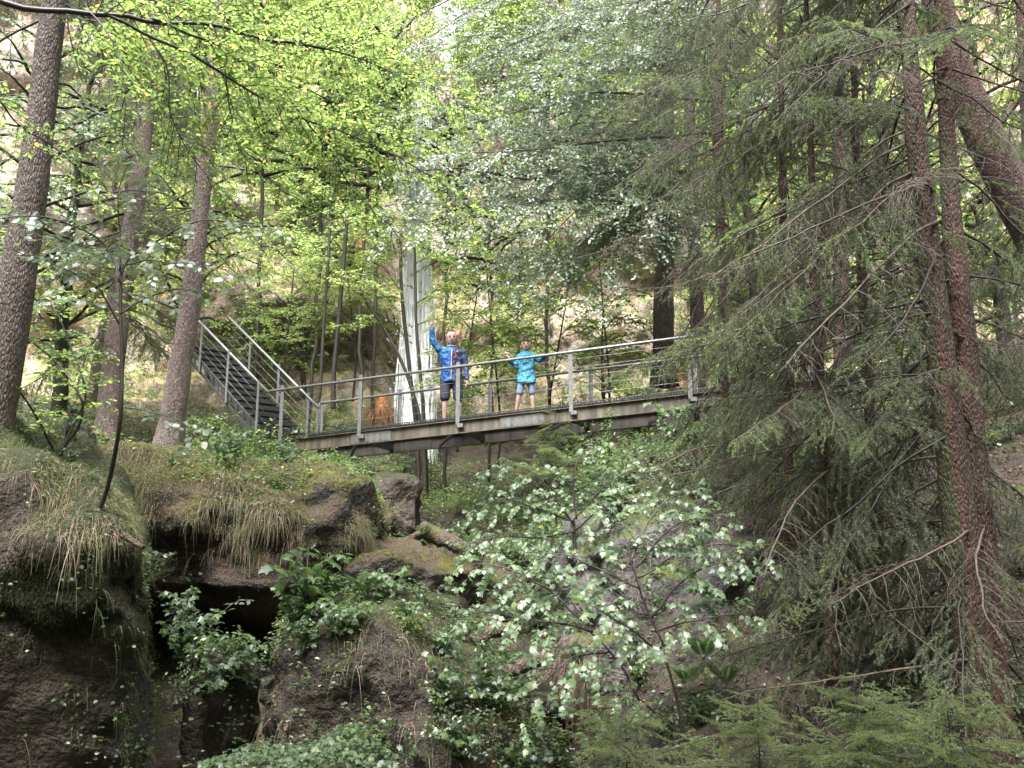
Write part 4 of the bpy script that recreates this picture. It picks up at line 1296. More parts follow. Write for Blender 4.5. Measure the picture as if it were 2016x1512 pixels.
FS = dict(spacing=0.085, tw=1.6, start=0.1, gap=0.048, size=0.085, droop=0.25, up=(0.1, -0.75, 0.8), jit=0.35, r=0.007)
T0 = lambda py: (1400, py, 17.2)
limbs = [(pline([T0(y0)] + pts), dict(lr=lr)) for y0, lr, pts in (
    (330, .055, [(1310, 340, 17), (1220, 338, 16.8), (1130, 345, 16.5), (1020, 350, 16.3), (900, 330, 16.2), (780, 345, 16)]),
    (345, .03, [(1310, 346, 16.9), (1262, 400, 16.5), (1215, 468, 16.2), (1175, 530, 16.0), (1120, 600, 15.8)]),
    (340, .022, [(1300, 355, 16.9), (1200, 372, 16.5), (1130, 420, 16.2), (1070, 480, 16.0), (1000, 560, 15.8)]),
    (200, .03, [(1290, 190, 17.2), (1180, 180, 17.3), (1060, 210, 17.3), (940, 240, 17.3), (820, 260, 17.3)]),
    (260, .03, [(1300, 270, 16.6), (1180, 280, 16.3), (1080, 290, 16), (960, 300, 15.8), (860, 300, 15.6)]),
    (80, .03, [(1300, 60, 17.2), (1200, 40, 17.2), (1080, 60, 17.2), (960, 110, 17.4), (870, 160, 17.5)]),
    (140, .028, [(1290, 130, 16.4), (1180, 120, 16.2), (1080, 150, 16.0), (980, 190, 15.8)]),
    (-40, .028, [(1290, -40, 17), (1180, -60, 16.8), (1060, -30, 16.6), (930, 20, 16.6), (820, 90, 16.6)]),
    (420, .02, [(1320, 400, 16.4), (1230, 400, 16.2), (1140, 390, 16), (1040, 400, 15.8), (900, 430, 15.6), (760, 440, 15.6)]),
    (250, .02, [(1480, 200, 16.6), (1560, 180, 16.2), (1640, 190, 15.8)]),
    (300, .025, [(1290, 320, 18.2), (1170, 330, 18.6), (1050, 380, 18.9), (920, 400, 19.0), (800, 400, 19)]),
    (360, .022, [(1290, 440, 17.6), (1190, 450, 17.8), (1080, 520, 18), (980, 500, 18)]),
    (180, .022, [(1290, 230, 18.2), (1170, 240, 18.6), (1030, 260, 18.9), (900, 200, 19.2), (760, 230, 19.2)]),
    (20, .022, [(1300, -10, 18.2), (1170, 0, 18.6), (1030, 60, 19), (900, 70, 19.2)]),
    (120, .022, [(1340, 100, 15.6), (1250, 90, 15.2), (1160, 90, 15), (1060, 110, 14.8)]),
    (60, .022, [(1350, 20, 15.6), (1290, 0, 15), (1220, 10, 14.6), (1120, 20, 14.4)]),
    (20, .02, [(1480, -20, 16.6), (1560, -20, 16.2), (1640, 10, 15.8)]),
)]
limb_tree('beech_tree', 'beech with layered glossy grey green sprays spreading over the middle of the bridge', 'tree',
    pline([(1432, 900, 17.4), (1424, 600, 17.3), (1412, 300, 17.2), (1400, 0, 17.2), (1392, -250, 17.2)]), 0.13, 0.06, limbs, 'silver', 'bark', seed=23, fol=FS)
FY = dict(spacing=0.09, tw=1.5, start=0.08, gap=0.048, size=0.09, droop=0.3, up=(0, 0.15, 1), jit=0.5, r=0.007)
limbs = [(pline([(px0, py0, Y)] + pts), dict(lr=lr)) for px0, py0, Y, lr, pts in (
    (985, -120, 21, .03, [(960, 20, 21), (915, 80, 20.7), (850, 100, 20.4), (760, 90, 20)]),
    (985, -120, 21, .03, [(1000, 0, 20.6), (970, 60, 20.3), (940, 120, 20), (900, 200, 19.7)]),
    (990, -100, 21, .02, [(1040, 20, 20.5), (1060, 120, 20), (1050, 200, 19.6), (1010, 260, 19.4)]),
    (990, -150, 21, .02, [(1100, -60, 20.4), (1180, 30, 20), (1240, 130, 19.6)]),
    (985, -150, 21, .02, [(860, -80, 20.4), (760, -40, 20), (660, 40, 19.6), (600, 120, 19.4)]),
    (985, -60, 21, .02, [(880, 0, 21.5), (790, 60, 21.8), (720, 150, 22), (690, 230, 22)]),
)]
limb_tree('beech_tree', 'bright yellow green tree hanging down from the cliff top at the upper middle', 'tree',
    pline([(960, -500, 26), (970, -400, 24.5), (980, -250, 22.5), (988, -100, 21)]), 0.12, 0.05, limbs, 'far', 'twig', seed=25, fol=FY)

# the sapling standing on the huge front boulder
FHZ = dict(spacing=0.085, tw=0.45, start=0.12, gap=0.038, size=0.07, droop=0.3, up=(0.1, -0.45, 0.9), jit=0.45, sub=False, r=0.004)
sY = 7.3
limbs = [(pline(p), dict(lr=lr, tw=tw)) for lr, tw, p in (
    (.008, .5, [(238, 560, sY), (205, 480, sY), (120, 440, sY - .2), (30, 430, sY - .4), (-60, 440, sY - .6)]),
    (.008, .5, [(238, 540, sY), (262, 500, sY), (330, 460, sY - .1), (420, 440, sY - .2), (500, 450, sY - .3), (560, 470, sY - .4)]),
    (.007, .45, [(238, 620, sY), (280, 595, sY), (340, 575, sY - .1), (420, 560, sY - .2)]),
    (.006, .4, [(240, 640, sY), (180, 560, sY - .2), (100, 520, sY - .3), (20, 500, sY - .4)]),
    (.006, .5, [(238, 530, sY), (240, 450, sY), (235, 380, sY - .1), (260, 300, sY - .2)]),
    (.005, .4, [(240, 540, sY), (150, 500, sY + .3), (60, 460, sY + .5), (-20, 380, sY + .6)]),
    (.005, .3, [(243, 808, sY), (290, 812, sY), (350, 826, sY - .1), (410, 870, sY - .2)]),
    (.005, .4, [(240, 520, sY), (320, 520, sY - .3), (400, 510, sY - .5), (470, 540, sY - .6)]),
)]
limb_tree('sapling', 'thin dark sapling with broad grey green leaves standing on the huge dark boulder', 'sapling',
    pline([(172, 1075, 7.8), (190, 1020, 7.7), (214, 950, 7.6), (236, 830, sY), (240, 700, sY), (237, 600, sY), (240, 520, sY)]), 0.024, 0.012, limbs, 'silver', kind='round', seed=27, fol=FHZ)

# small bush of slanting dark stems left
FBU = dict(spacing=0.09, tw=0.7, start=0.15, gap=0.045, size=0.075, droop=0.25, up=(0, -0.05, 1), jit=0.4, r=0.004)
limbs = [(pline(p), dict(lr=.016)) for p in (
    [(115, 895, 10.8), (165, 780, 10.9), (120, 640, 11), (60, 520, 11.2), (20, 440, 11.3)],
    [(115, 895, 10.8), (165, 800, 10.6), (110, 720, 10.6), (45, 655, 10.6), (-20, 600, 10.6)],
    [(110, 895, 10.8), (70, 810, 10.5), (30, 760, 10.3), (-30, 720, 10.2)],
    [(118, 895, 10.8), (150, 760, 11.2), (200, 650, 11.6), (260, 560, 11.8)],
)]
limb_tree('hazel_bush', 'leafy bush of slanting dark stems between the left trunk and the leaning spruce', 'bush', pline([(116, 940, 10.8), (114, 910, 10.8), (114, 885, 10.8)]), 0.035, 0.025, limbs, 'beech', kind='beech', seed=29, fol=FBU)

# maple saplings in front of the rock face
FM = dict(spacing=0.065, tw=0.58, start=0.05, gap=0.028, size=0.066, droop=0.2, up=(-0.05, -0.5, 0.85), jit=0.36, sub=False, r=0.004)
mY = 8.3
limbs = [(pline(p), dict(lr=.009)) for p in (
    [(1258, 1374, mY), (1223, 1307, mY), (1170, 1244, mY + .1), (1121, 1174, mY + .3), (1060, 1120, mY + .4)],
    [(1165, 1240, mY), (1100, 1228, mY), (1035, 1222, mY - .1), (960, 1200, mY - .2), (890, 1210, mY - .3)],
    [(1150, 1225, mY), (1080, 1160, mY + .1), (1000, 1120, mY + .2), (920, 1110, mY + .3)],
    [(1200, 1280, mY), (1130, 1300, mY - .2), (1060, 1370, mY - .3), (1030, 1410, mY - .3)],
    [(1240, 1340, mY), (1180, 1370, mY - .2), (1140, 1420, mY - .3)],
)]
limb_tree('maple_sapling', 'slanting maple sapling with glossy lobed leaves in front of the driftwood', 'sapling', grounded(pline([(1425, 1510, mY), (1380, 1480, mY), (1320, 1430, mY), (1258, 1374, mY)])), 0.018, 0.011, limbs, 'maple', kind='maple', seed=31, fol=FM)
limbs = [(pline(p), dict(lr=.009)) for p in (
    [(1304, 1279, mY), (1272, 1198, mY), (1248, 1117, mY), (1225, 1040, mY + .1), (1180, 990, mY + .2)],
    [(1280, 1210, mY), (1340, 1150, mY - .1), (1400, 1120, mY - .2), (1460, 1110, mY - .3)],
    [(1260, 1150, mY), (1180, 1120, mY), (1110, 1090, mY + .1), (1040, 1090, mY + .2)],
    [(1250, 1120, mY), (1300, 1050, mY), (1370, 1020, mY - .1), (1430, 1040, mY - .2)],
    [(1290, 1250, mY), (1350, 1220, mY - .2), (1420, 1210, mY - .3), (1480, 1200, mY - .3)],
    [(1255, 1140, mY), (1330, 1090, mY), (1410, 1070, mY), (1500, 1080, mY)],
    [(1245, 1110, mY), (1270, 1030, mY + .2), (1320, 980, mY + .3), (1380, 960, mY + .4)],
    [(1300, 1290, mY), (1230, 1230, mY - .3), (1160, 1190, mY - .4)],
)]
limb_tree('maple_sapling', 'upright maple sapling with silvery lobed leaves before the steep rock face', 'sapling', grounded(pline([(1345, 1460, mY), (1336, 1395, mY), (1320, 1330, mY), (1304, 1279, mY)])), 0.016, 0.011, limbs, 'maple', kind='maple', seed=33, fol=FM)
uY = 11.5
limbs = [(pline(p), dict(lr=.01, tw=.55)) for p in (
    [(1130, 1040, uY), (1080, 960, uY), (1020, 920, uY), (950, 930, uY)],
    [(1130, 1030, uY), (1060, 1000, uY - .2), (990, 980, uY - .4), (920, 1010, uY - .4)],
    [(1130, 1020, uY), (1130, 940, uY), (1150, 890, uY), (1190, 860, uY)],
    [(1130, 1030, uY), (1190, 960, uY), (1250, 920, uY), (1310, 930, uY)],
    [(1130, 1040, uY), (1200, 1000, uY - .3), (1270, 980, uY - .4), (1320, 1000, uY - .5)],
    [(1130, 1050, uY), (1050, 1060, uY - .3), (960, 1060, uY - .5), (900, 1080, uY - .5)],
)]
limb_tree('maple_bush', 'bushy maple with pale glossy leaves below the middle of the bridge', 'bush', grounded(pline([(1135, 1120, uY), (1132, 1080, uY), (1130, 1030, uY)])), 0.03, 0.02, limbs, 'maple', kind='maple', seed=35, fol=FM)

# thin saplings beyond the bridge
FT = dict(spacing=0.13, tw=1.1, start=0.05, gap=0.045, size=0.085, droop=0.25, up=(0, -0.1, 1), jit=0.5, r=0.005)
def thin_tree(label, pts, r0, r1, limbs, mat, seed):
    limb_tree('young_tree', label, 'young tree', pline(pts), r0, r1, [(pline(p), dict(lr=.012)) for p in limbs], mat, 'twig', seed=seed, fol=FT)
Yb = 19.5
thin_tree('left of two bare dark stems behind the foot of the stairs', [(622, 800, Yb), (630, 770, Yb), (634, 700, Yb), (640, 600, Yb), (646, 520, Yb), (650, 440, Yb)], .045, .03,
    [[(646, 520, Yb), (600, 470, Yb), (540, 450, Yb), (480, 470, Yb)], [(648, 480, Yb), (690, 430, Yb), (730, 420, Yb)], [(640, 560, Yb), (700, 540, Yb - .3), (740, 560, Yb - .5)]], 'far', 41)
thin_tree('right of two bare dark stems behind the foot of the stairs', [(656, 805, Yb), (657, 740, Yb), (665, 650, Yb), (673, 560, Yb), (679, 490, Yb), (684, 420, Yb)], .06, .04,
    [[(679, 500, Yb), (730, 450, Yb), (780, 430, Yb)], [(676, 520, Yb), (620, 500, Yb), (570, 510, Yb)], [(682, 440, Yb), (650, 380, Yb), (600, 350, Yb)]], 'far', 43)
thin_tree('dark stem curving right in front of the waterfall', [(838, 990, 20), (832, 860, 20), (812, 770, 20), (785, 700, 20), (752, 640, 20), (718, 590, 20), (700, 540, 20)], .055, .025,
    [[(718, 590, 20), (680, 560, 20), (640, 580, 20)], [(740, 620, 20), (700, 640, 19.7), (660, 640, 19.5)], [(705, 550, 20), (730, 500, 20), (760, 470, 20)]], 'far', 45)
thin_tree('straight grey stem in front of the white waterfall', [(826, 1000, 20.4), (820, 850, 20.4), (808, 740, 20.4), (797, 640, 20.4), (790, 560, 20.4), (788, 470, 20.4)], .06, .035,
    [[(792, 580, 20.4), (760, 530, 20.4), (720, 510, 20.4)], [(789, 500, 20.4), (830, 460, 20.4), (880, 440, 20.4)], [(788, 480, 20.4), (760, 430, 20.4), (720, 400, 20.4)]], 'far', 47)
thin_tree('dark stem right beside the waving man', [(842, 1010, 20.1), (836, 850, 20.1), (828, 740, 20.1), (820, 650, 20.1), (818, 560, 20.1), (816, 480, 20.1)], .05, .03,
    [[(819, 600, 20.1), (870, 560, 20), (920, 540, 20), (960, 560, 20)], [(817, 520, 20.1), (870, 490, 20), (930, 480, 20)], [(820, 640, 20.1), (870, 620, 20), (910, 620, 20)]], 'far', 49)
for k, (x0, y0, dx, hgt, lab) in enumerate(((905, 800, 40, 260, 'leafy young tree between the waving man and the boy'), (985, 830, -30, 330, 'taller leafy young tree behind the boy'), (1080, 800, 50, 300, 'leafy young tree right of the boy'), (1200, 760, -20, 240, 'leafy young tree behind the right railing'), (700, 700, -20, 200, 'leafy young tree left of the waterfall'), (560, 720, 20, 200, 'leafy young tree on the slope behind the stairs'))):
    Yk = 20.5 + 0.4 * (k % 3)
    lm = []
    rr_ = np.random.default_rng(600 + k)
    for j in range(9):
        u = 0.15 + 0.85 * j / 8
        sx = (1 if j % 2 else -1) * rr_.uniform(50, 95)
        px, py = x0 + dx * u, y0 - hgt * u
        lm.append([(px, py, Yk), (px + sx * .5, py - 30, Yk - rr_.uniform(-.5, .8)), (px + sx, py - 30 + rr_.uniform(0, 30), Yk - rr_.uniform(-1, 1.5))])
    thin_tree(lab, [(x0 - 5, y0 + 90, Yk), (x0, y0, Yk), (x0 + dx * .5, y0 - hgt * .5, Yk), (x0 + dx, y0 - hgt, Yk)], .035, .015, lm, 'far', 51 + k)
# ------------------------------------------------------------------ shrubs, trees on the cliff, ferns
def proto(name, label, cat, build, group):
    t = thing(name, label, cat, (0, 0, 0), group)
    for nm, mb, mat in build:
        part(t, mb.build(nm, mat))
    return t

def shrub_parts(seed, h, spread, nst, kind, size, leafm, gap=0.06, tw=0.35, up=(0, -0.25, 1), sub=True, spacing=0.12):
    rng = np.random.default_rng(seed)
    wood, leaves = MB(), MB()
    for i in range(nst):
        az = 2 * math.pi * (i + rng.random()) / nst
        d = np.array([math.cos(az), math.sin(az), 0]) * spread * rng.uniform(0.3, 1.0)
        hh = h * rng.uniform(0.6, 1.05)
        Q = smooth_line(np.array([[0, 0, -0.1], d * 0.3 + [0, 0, hh * 0.5], d * 0.75 + [0, 0, hh * 0.9], d * 1.15 + [0, 0, hh]]), 10, 0.02, seed + i)
        wood.tube(Q, 0.008 * (1 - 0.7 * np.linspace(0, 1, 10)) * (0.5 + h * 0.5), 4)
        foliate(rng, Q, wood, leaves, spacing, tw, 0.25, gap, size, 0.25, 0.4, 0.003, sub, up, 0.5, 0, kind, 0.5)
    return [('stem', wood, M['twig']), ('foliage', leaves, M[leafm])]

def crown_tree(seed, H, spread, nl, size, leafm, kind='small', gap=0.09, up=(0, -0.1, 1), u0=0.22, rt=0.02):
    rng = np.random.default_rng(seed)
    wood, leaves = MB(), MB()
    T = smooth_line(np.array([[0, 0, -0.6], [0.1, -0.15, H * .35], [0.0, -0.1, H * .7], [0.1, 0, H]]), 24, 0.06, seed)
    wood.tube(T, np.linspace(rt * H, 0.004 * H, 24), 7)
    limbs = MB()
    for i in range(nl):
        u = u0 + (1 - u0) * (i + rng.random()) / nl
        p = np.array([np.interp(u, np.linspace(0, 1, 24), T[:, a]) for a in range(3)])
        az = i * 2.4 + rng.normal(0, .3)
        l = spread * (1.1 - 0.65 * u) * rng.uniform(0.6, 1.15)
        d = np.array([math.cos(az), math.sin(az), rng.uniform(0.0, 0.6)])
        Q = smooth_line(np.stack([p, p + d * l * .5, p + d * l + np.array([0, 0, -0.15 * l])]), 9, 0.05, seed + i)
        limbs.tube(Q, np.linspace(0.006 * H, 0.0015 * H, 9), 4)
        foliate(rng, Q, limbs, leaves, 0.3, 1.1, 0.12, gap, size, 0.25, 0.45, 0.006, True, up, 0.4, 0, kind, 0.5)
    return [('trunk', wood, M['twig']), ('limbs', limbs, M['twig']), ('crown', leaves, M[leafm])]

KT = [proto('cliff_tree', 'x', 'tree', crown_tree(200 + i, 5.5, 2.3, 26, s_, m_, gap=.055, up=u_), 'trees on the cliff')
      for i, (m_, s_, u_) in enumerate((('far', .12, (0, -.1, 1)), ('beech', .12, (0, 0, 1)), ('silver', .11, (0, -.5, .9)), ('bush', .12, (0, -.3, 1))))]
KS = [proto('shrub', 'x', 'shrub', shrub_parts(220 + i, h_, s_, n_, k_, z_, m_, gap=.06), 'shrubs on the slopes')
      for i, (h_, s_, n_, k_, z_, m_) in enumerate(((1.2, .8, 8, 'beech', .08, 'bush'), (1.0, .9, 8, 'beech', .085, 'far'), (0.9, .8, 8, 'round', .08, 'silver'), (1.3, .7, 7, 'maple', .12, 'maple')))]
KP = [proto('leafy_plant', 'x', 'plant', shrub_parts(240 + i, h_, s_, n_, k_, z_, m_, gap=.05, tw=.16, sub=False, spacing=.05), 'leafy plants')
      for i, (h_, s_, n_, k_, z_, m_) in enumerate(((.35, .25, 7, 'beech', .07, 'bush'), (.45, .3, 7, 'maple', .085, 'maple'), (.28, .3, 8, 'round', .05, 'bush'), (.4, .35, 7, 'beech', .06, 'silver')))]
used = set()
def place(pr, label, loc, rz, sc, group, tilt=None):
    Mx = xf(loc, rz, sc, tilt)
    if pr.name not in used:
        used.add(pr.name)
        pr.matrix_world = Mx
        pr['label'], pr['group'] = label, group
        return pr
    return dup(pr, Mx, label, group)

rng = np.random.default_rng(77)
LOOK_T = ('light green', 'yellow green', 'grey green', 'fresh green')
def zone(x, z):
    a = 'left of the waterfall' if x < -4.5 else ('beside the waterfall' if x < -1.2 else ('right of the waterfall' if x < 6 else 'behind the right spruces'))
    return ('low on the cliff ' if z < 10 else 'midway up the cliff ' if z < 17 else 'high on the cliff ') + a
cnt = 0
for k in range(600):
    x, z = rng.uniform(-17, 15), rng.uniform(4.5, 29)
    if abs(x - WX) < (2.6 if z < 17 else 1.7) or (0.5 < x < 6 and z < 13 and rng.random() < .85) or (x < -4 and z < 11 and rng.random() < .75):
        continue
    h = into(x, z)
    if h is None or cnt >= 95:
        continue
    i = int(rng.choice(4, p=[.4, .3, .15, .15]))
    place(KT[i], f'{LOOK_T[i]} tree growing {zone(x, z)}', h[0] + [0, 0.1, -0.2], rng.uniform(0, 6.28), rng.uniform(0.6, 1.15), 'trees on the cliff')
    cnt += 1
cnt = 0
LOOK_S = ('dark green', 'light green', 'grey green round leaved', 'lobed leaf')
for k in range(1300):
    x, z = rng.uniform(-16, 13), rng.uniform(3.6, 24)
    if abs(x - WX) < 1.35 or cnt >= 210:
        continue
    h = into(x, z)
    if h is None or h[0][1] < 19.5:
        continue
    if h[1][2] < 0.3 and rng.random() < 0.72:
        continue
    if 1.0 < x < 5 and 7 < z < 12 and rng.random() < .6:
        continue
    i = int(rng.choice(4, p=[.3, .4, .2, .1]))
    tl = unit(h[1] * 0.6 + np.array([0, 0, 1.0]))
    place(KS[i], f'{LOOK_S[i]} shrub rooted {zone(x, z)}', h[0], rng.uniform(0, 6.28), rng.uniform(0.5, 1.1), 'shrubs on the cliff', tl)
    cnt += 1

def field(n, xr, yr, pool, looks, what, where, group, sc=(0.7, 1.2), avoid=None, seed=1, tilt=0.5):
    rg = np.random.default_rng(seed)
    c = 0
    for _ in range(n * 8):
        if c >= n:
            break
        x, y = rg.uniform(*xr), rg.uniform(*yr)
        if avoid and avoid(x, y):
            continue
        p, nn = drop(x, y)
        if nn[2] < 0.35:
            continue
        i = int(rg.integers(len(pool)))
        place(pool[i], f'{looks[i]} {what} {where}', p - [0, 0, .02], rg.uniform(0, 6.28), rg.uniform(*sc), group, unit(nn * tilt + np.array([0, 0, 1.0])))
        c += 1
on_bridge = lambda x, y: abs((y - 16.95) + (x + 4.4) * 0.276 - 0.7) < 1.1 and x > -5 or (abs((x + 5.9) * 0.66 + (y - 18.2) * 0.75) < 1.0 and x < -4.3)
field(34, (-12, -4.2), (17.5, 24.5), KS, LOOK_S, 'shrub', 'on the slope left of the stairs', 'shrubs on the left slope', (.45, .9), on_bridge, 5)
field(26, (1.5, 10), (16.8, 24), KS, LOOK_S, 'shrub', 'on the bank beyond the right half of the bridge', 'shrubs on the right bank', (.5, .95), on_bridge, 6)
field(16, (-4, 2), (18.2, 23.5), KS, LOOK_S, 'shrub', 'in the gully behind the people', 'shrubs in the gully', (.45, .8), on_bridge, 7)
field(40, (-0.6, 6.5), (11.8, 15.2), [KS[0], KS[2], KS[3], KS[3]], ('dark green', 'grey green round leaved', 'lobed leaf', 'lobed leaf'), 'shrub', 'between the bridge and the steep rock face', 'shrubs above the rock face', (.45, .8), None, 8) if True else field(16, (1.2, 6.5), (11.8, 14.6), KS, LOOK_S, 'shrub', 'above the steep rock face', 'shrubs above the rock face', (.35, .65), None, 8)
LOOK_P = ('pointed leaf', 'lobed leaf', 'round leaf', 'grey leaf')
field(40, (-9, -2.2), (13.0, 17.4), KP, LOOK_P, 'plant', 'on the mossy overhanging rock', 'plants on the mossy rock', (.5, 1.1), None, 9)
field(24, (-9.0, -3.2), (9.6, 13.2), KP, LOOK_P, 'plant', 'behind the grassy top of the huge boulder', 'plants behind the huge boulder', (.5, 1.1), None, 10)
field(66, (-2.3, 1.0), (8.8, 12.5), KP, LOOK_P, 'plant', 'on the rock block under the fern', 'plants on the rock block', (.5, 1.0), None, 11)
field(48, (0.4, 5.0), (8.2, 14.0), KP, LOOK_P, 'plant', 'around the steep rock face', 'plants around the rock face', (.5, 1.1), None, 12)
field(20, (-3.0, 0.6), (12.6, 17), KP, LOOK_P, 'plant', 'among the boulders under the bridge', 'plants under the bridge', (.5, 1.0), None, 13)
field(40, (-3.4, 4.5), (6.0, 8.6), KP, LOOK_P, 'plant', 'along the bottom edge of the picture', 'plants along the bottom', (.5, 1.0), None, 14)
field(22, (2.5, 9.5), (9, 14), KP, LOOK_P, 'plant', 'on the litter slope under the right spruces', 'plants under the spruces', (.6, 1.2), None, 15)
# taller trees on the slopes beyond the bridge, and unseen trees added round the viewer to shade the foreground
KB = [proto('broadleaved_tree', 'x', 'tree', crown_tree(280 + i, 9.0, 3.2, 34, .11, m_, gap=.05, up=u_), 'broadleaved trees') for i, (m_, u_) in enumerate((('far', (0, -.1, 1)), ('silver', (0, -.5, .9))))]
KB += [proto('broadleaved_tree', 'x', 'tree', crown_tree(290 + i, 13.0, 3.0, 34, .11, m_, gap=.05, up=u_, u0=.55, rt=.0042), 'broadleaved trees') for i, (m_, u_) in enumerate((('far', (0, -.1, 1)), ('silver', (0, -.5, .9))))]
for i, (px, Y, sc, kk, lab) in enumerate(((500, 22.5, 1.0, 2, 'fresh green tree on the slope above the stairs'), (610, 24.0, 1.0, 2, 'tall fresh green tree left of the waterfall'), (715, 23.6, .95, 3, 'slim grey green tree close left of the waterfall, crown high above'), (130, 20.5, 1.1, 0, 'fresh green tree between the left trunk and the dim spruce'), (20, 18.0, 1.0, 1, 'grey green tree behind the left trunk'), (350, 25, 1.2, 0, 'fresh green tree behind the leaning spruce'),
        (884, 24.0, .9, 2, 'slim fresh green tree before the waterfall, crown high above'), (738, 24.4, 1.0, 3, 'slim grey green tree before the waterfall, crown high above'), (960, 24.0, .75, 2, 'fresh green tree beside the waterfall behind the people'), (1080, 24.2, 1.0, 3, 'grey green tree on the bank behind the boy'), (1190, 24.5, .4, 0, 'low fresh green tree on the bank right of the boy'), (1480, 21.5, 1.1, 0, 'fresh green tree behind the needle thicket'), (1760, 20, 1.1, 1, 'grey green tree behind the reddish pair of trunks'), (1990, 17.5, 1.0, 0, 'fresh green tree at the right edge behind the thicket'))):
    x = float(at(px, 700, Y)[0])
    p, nn = drop(x, Y) if abs(x) < 30 else (np.array([x, Y, 4.0]), None)
    z0 = float(height(np.array([x]), np.array([Y]))[0])
    place(KB[kk], lab, (x, Y, z0), i * 1.7, sc, 'broadleaved trees beyond the bridge')
for i, (x, y, sc) in enumerate(((-3.4, -1.5, 1.5), (3.6, -2.5, 1.6), (7.0, 2.5, 1.45), (-8.5, 1.5, 1.5), (0.5, -7, 1.7), (0.2, -2.6, 1.5))):
    place(KB[i % 2], 'tall unseen tree added by the viewpoint, crown above the view shading the foreground', (x, y, 0), i * 2.1, (sc, sc, sc * 1.25), 'unseen shade trees around the viewpoint')
# leafy clump on the small mound right of the huge boulder
for k, (px, py, Y, sc, i) in enumerate(((392, 1250, 9.7, 1.25, 3), (365, 1285, 9.5, 1.1, 1), (430, 1280, 9.6, 1.0, 0), (455, 1290, 9.7, 1.0, 0), (400, 1300, 9.4, 1.0, 3), (352, 1210, 9.8, .9, 1), (470, 1320, 9.5, .8, 1), (610, 1190, 9.3, 1.5, 1), (590, 1230, 9.2, 1.0, 1), (660, 1200, 9.4, 1.3, 0), (760, 1180, 9.8, 1.0, 1))):
    where = 'on the small mound right of the huge boulder' if px < 500 else 'on the upper left corner of the rock block'
    h = seen(px, py)
    place(KP[i], f'{LOOK_P[i]} plant {where}', at(px, py + 25, Y), k * 1.3, sc, 'clump on the mound' if px < 500 else 'clump on the rock block')

rgv = np.random.default_rng(5)
for k in range(12):
    px, Y = 400 + 15 * k, 16.6 + 0.35 * ((k * 7) % 3)
    x = float(at(px, 850, Y)[0])
    p, nn = drop(x, Y)
    place(KS[(0, 1, 0, 2)[k % 4]], f'{LOOK_S[(0, 1, 0, 2)[k % 4]]} shrub in front of the metal stairs', p, k * 1.9, rgv.uniform(.6, .95), 'shrubs before the stairs')
for k in range(9):
    x, y = rgv.uniform(-2.6, 0.8), rgv.uniform(17.8, 20)
    p, nn = drop(x, y, 3.4)
    place(KS[(0, 2, 1)[k % 3]], f'{LOOK_S[(0, 2, 1)[k % 3]]} shrub under the bridge below the people', p, k * 1.9, rgv.uniform(.4, .65), 'shrubs under the bridge')
for k in range(26):
    px, py = (rgv.uniform(820, 1020), rgv.uniform(1300, 1500)) if k < 16 else (rgv.uniform(340, 480), rgv.uniform(1290, 1400))
    h = seen(px, py)
    if h is None or h[0][1] > 13:
        continue
    place(KP[k % 4], f'{LOOK_P[k % 4]} plant trailing down ' + ('the right flank of the rock block' if k < 16 else 'the front of the small mound'), h[0], k * 1.7, rgv.uniform(.5, .9), 'plants trailing down the rocks', unit(h[1] + np.array([0, -.2, .8])))
# ferns
def fern_parts(seed, n=9, L=0.6):
    rng = np.random.default_rng(seed)
    out = []
    for i in range(n):
        mb = MB()
        az = 2 * math.pi * (i + 0.4 * rng.random()) / n
        d = np.array([math.cos(az), math.sin(az), 0])
        l = L * rng.uniform(0.75, 1.1)
        t = np.linspace(0, 1, 12)
        P = d * (l * 0.75 * t[:, None]) + np.array([0, 0, 1.0]) * (l * (1.15 * t - 0.6 * t ** 2))[:, None]
        mb.tube(P, 0.003 * (1 - .7 * t), 3)
        m = 34
        u = np.linspace(0.12, 0.98, m)
        B = np.stack([np.interp(u, t, P[:, a]) for a in range(3)], 1)
        T = unit(np.stack([np.gradient(B[:, a]) for a in range(3)], 1))
        sd = np.cross(T, np.array([0, 0, 1.0]))
        sd = unit(sd)
        nr = np.cross(sd, T)
        ln = 0.26 * l * np.sin(np.clip(u * 1.1, 0, 1) * math.pi) ** 0.7 * (1.15 - u) + 0.01
        for sg in (-1, 1):
            add_leaves(mb, 'small', B, sd * sg + T * 0.35 - np.array([0, 0, .12]), nr + rng.normal(0, .1, (m, 3)), ln)
        V = mb
        out.append(('frond', mb, M['fern']))
    return out
LEAF['small'] = (np.array([(0, 0, 0), (.25, .075, .02), (1, 0, -.06), (.25, -.075, .02)]), LEAF['small'][1])
KF = [proto('fern', 'x', 'fern', fern_parts(260 + i, 8 + i, .55), 'ferns') for i in range(2)]
for k, (px, py, Y, sc, lab) in enumerate(((712, 1175, 10.0, .9, 'tall upright fern on top of the rock block'), (640, 1160, 10.1, .6, 'small fern left of the tall upright one'), (860, 1290, 9.6, .7, 'drooping fern on the right shoulder of the rock block'),
    (1385, 1300, 9.2, .9, 'fern below the rock face beside the needle thicket'), (1430, 1350, 9.0, .8, 'lower fern at the edge of the needle thicket'), (1350, 1345, 9.3, .7, 'fern just left of the needle thicket'), (830, 1055, 14.6, .6, 'small fern beside the dark log under the bridge'),
    (940, 1030, 15.2, .7, 'fern above the dark log'), (1830, 1300, 9.5, .8, 'shaded fern beside the reddish trunks'), (1200, 1110, 11.0, .7, 'fern on the ledge of the rock face'))):
    place(KF[k % 2], lab, at(px, py, Y), k * 1.1, sc, 'ferns')

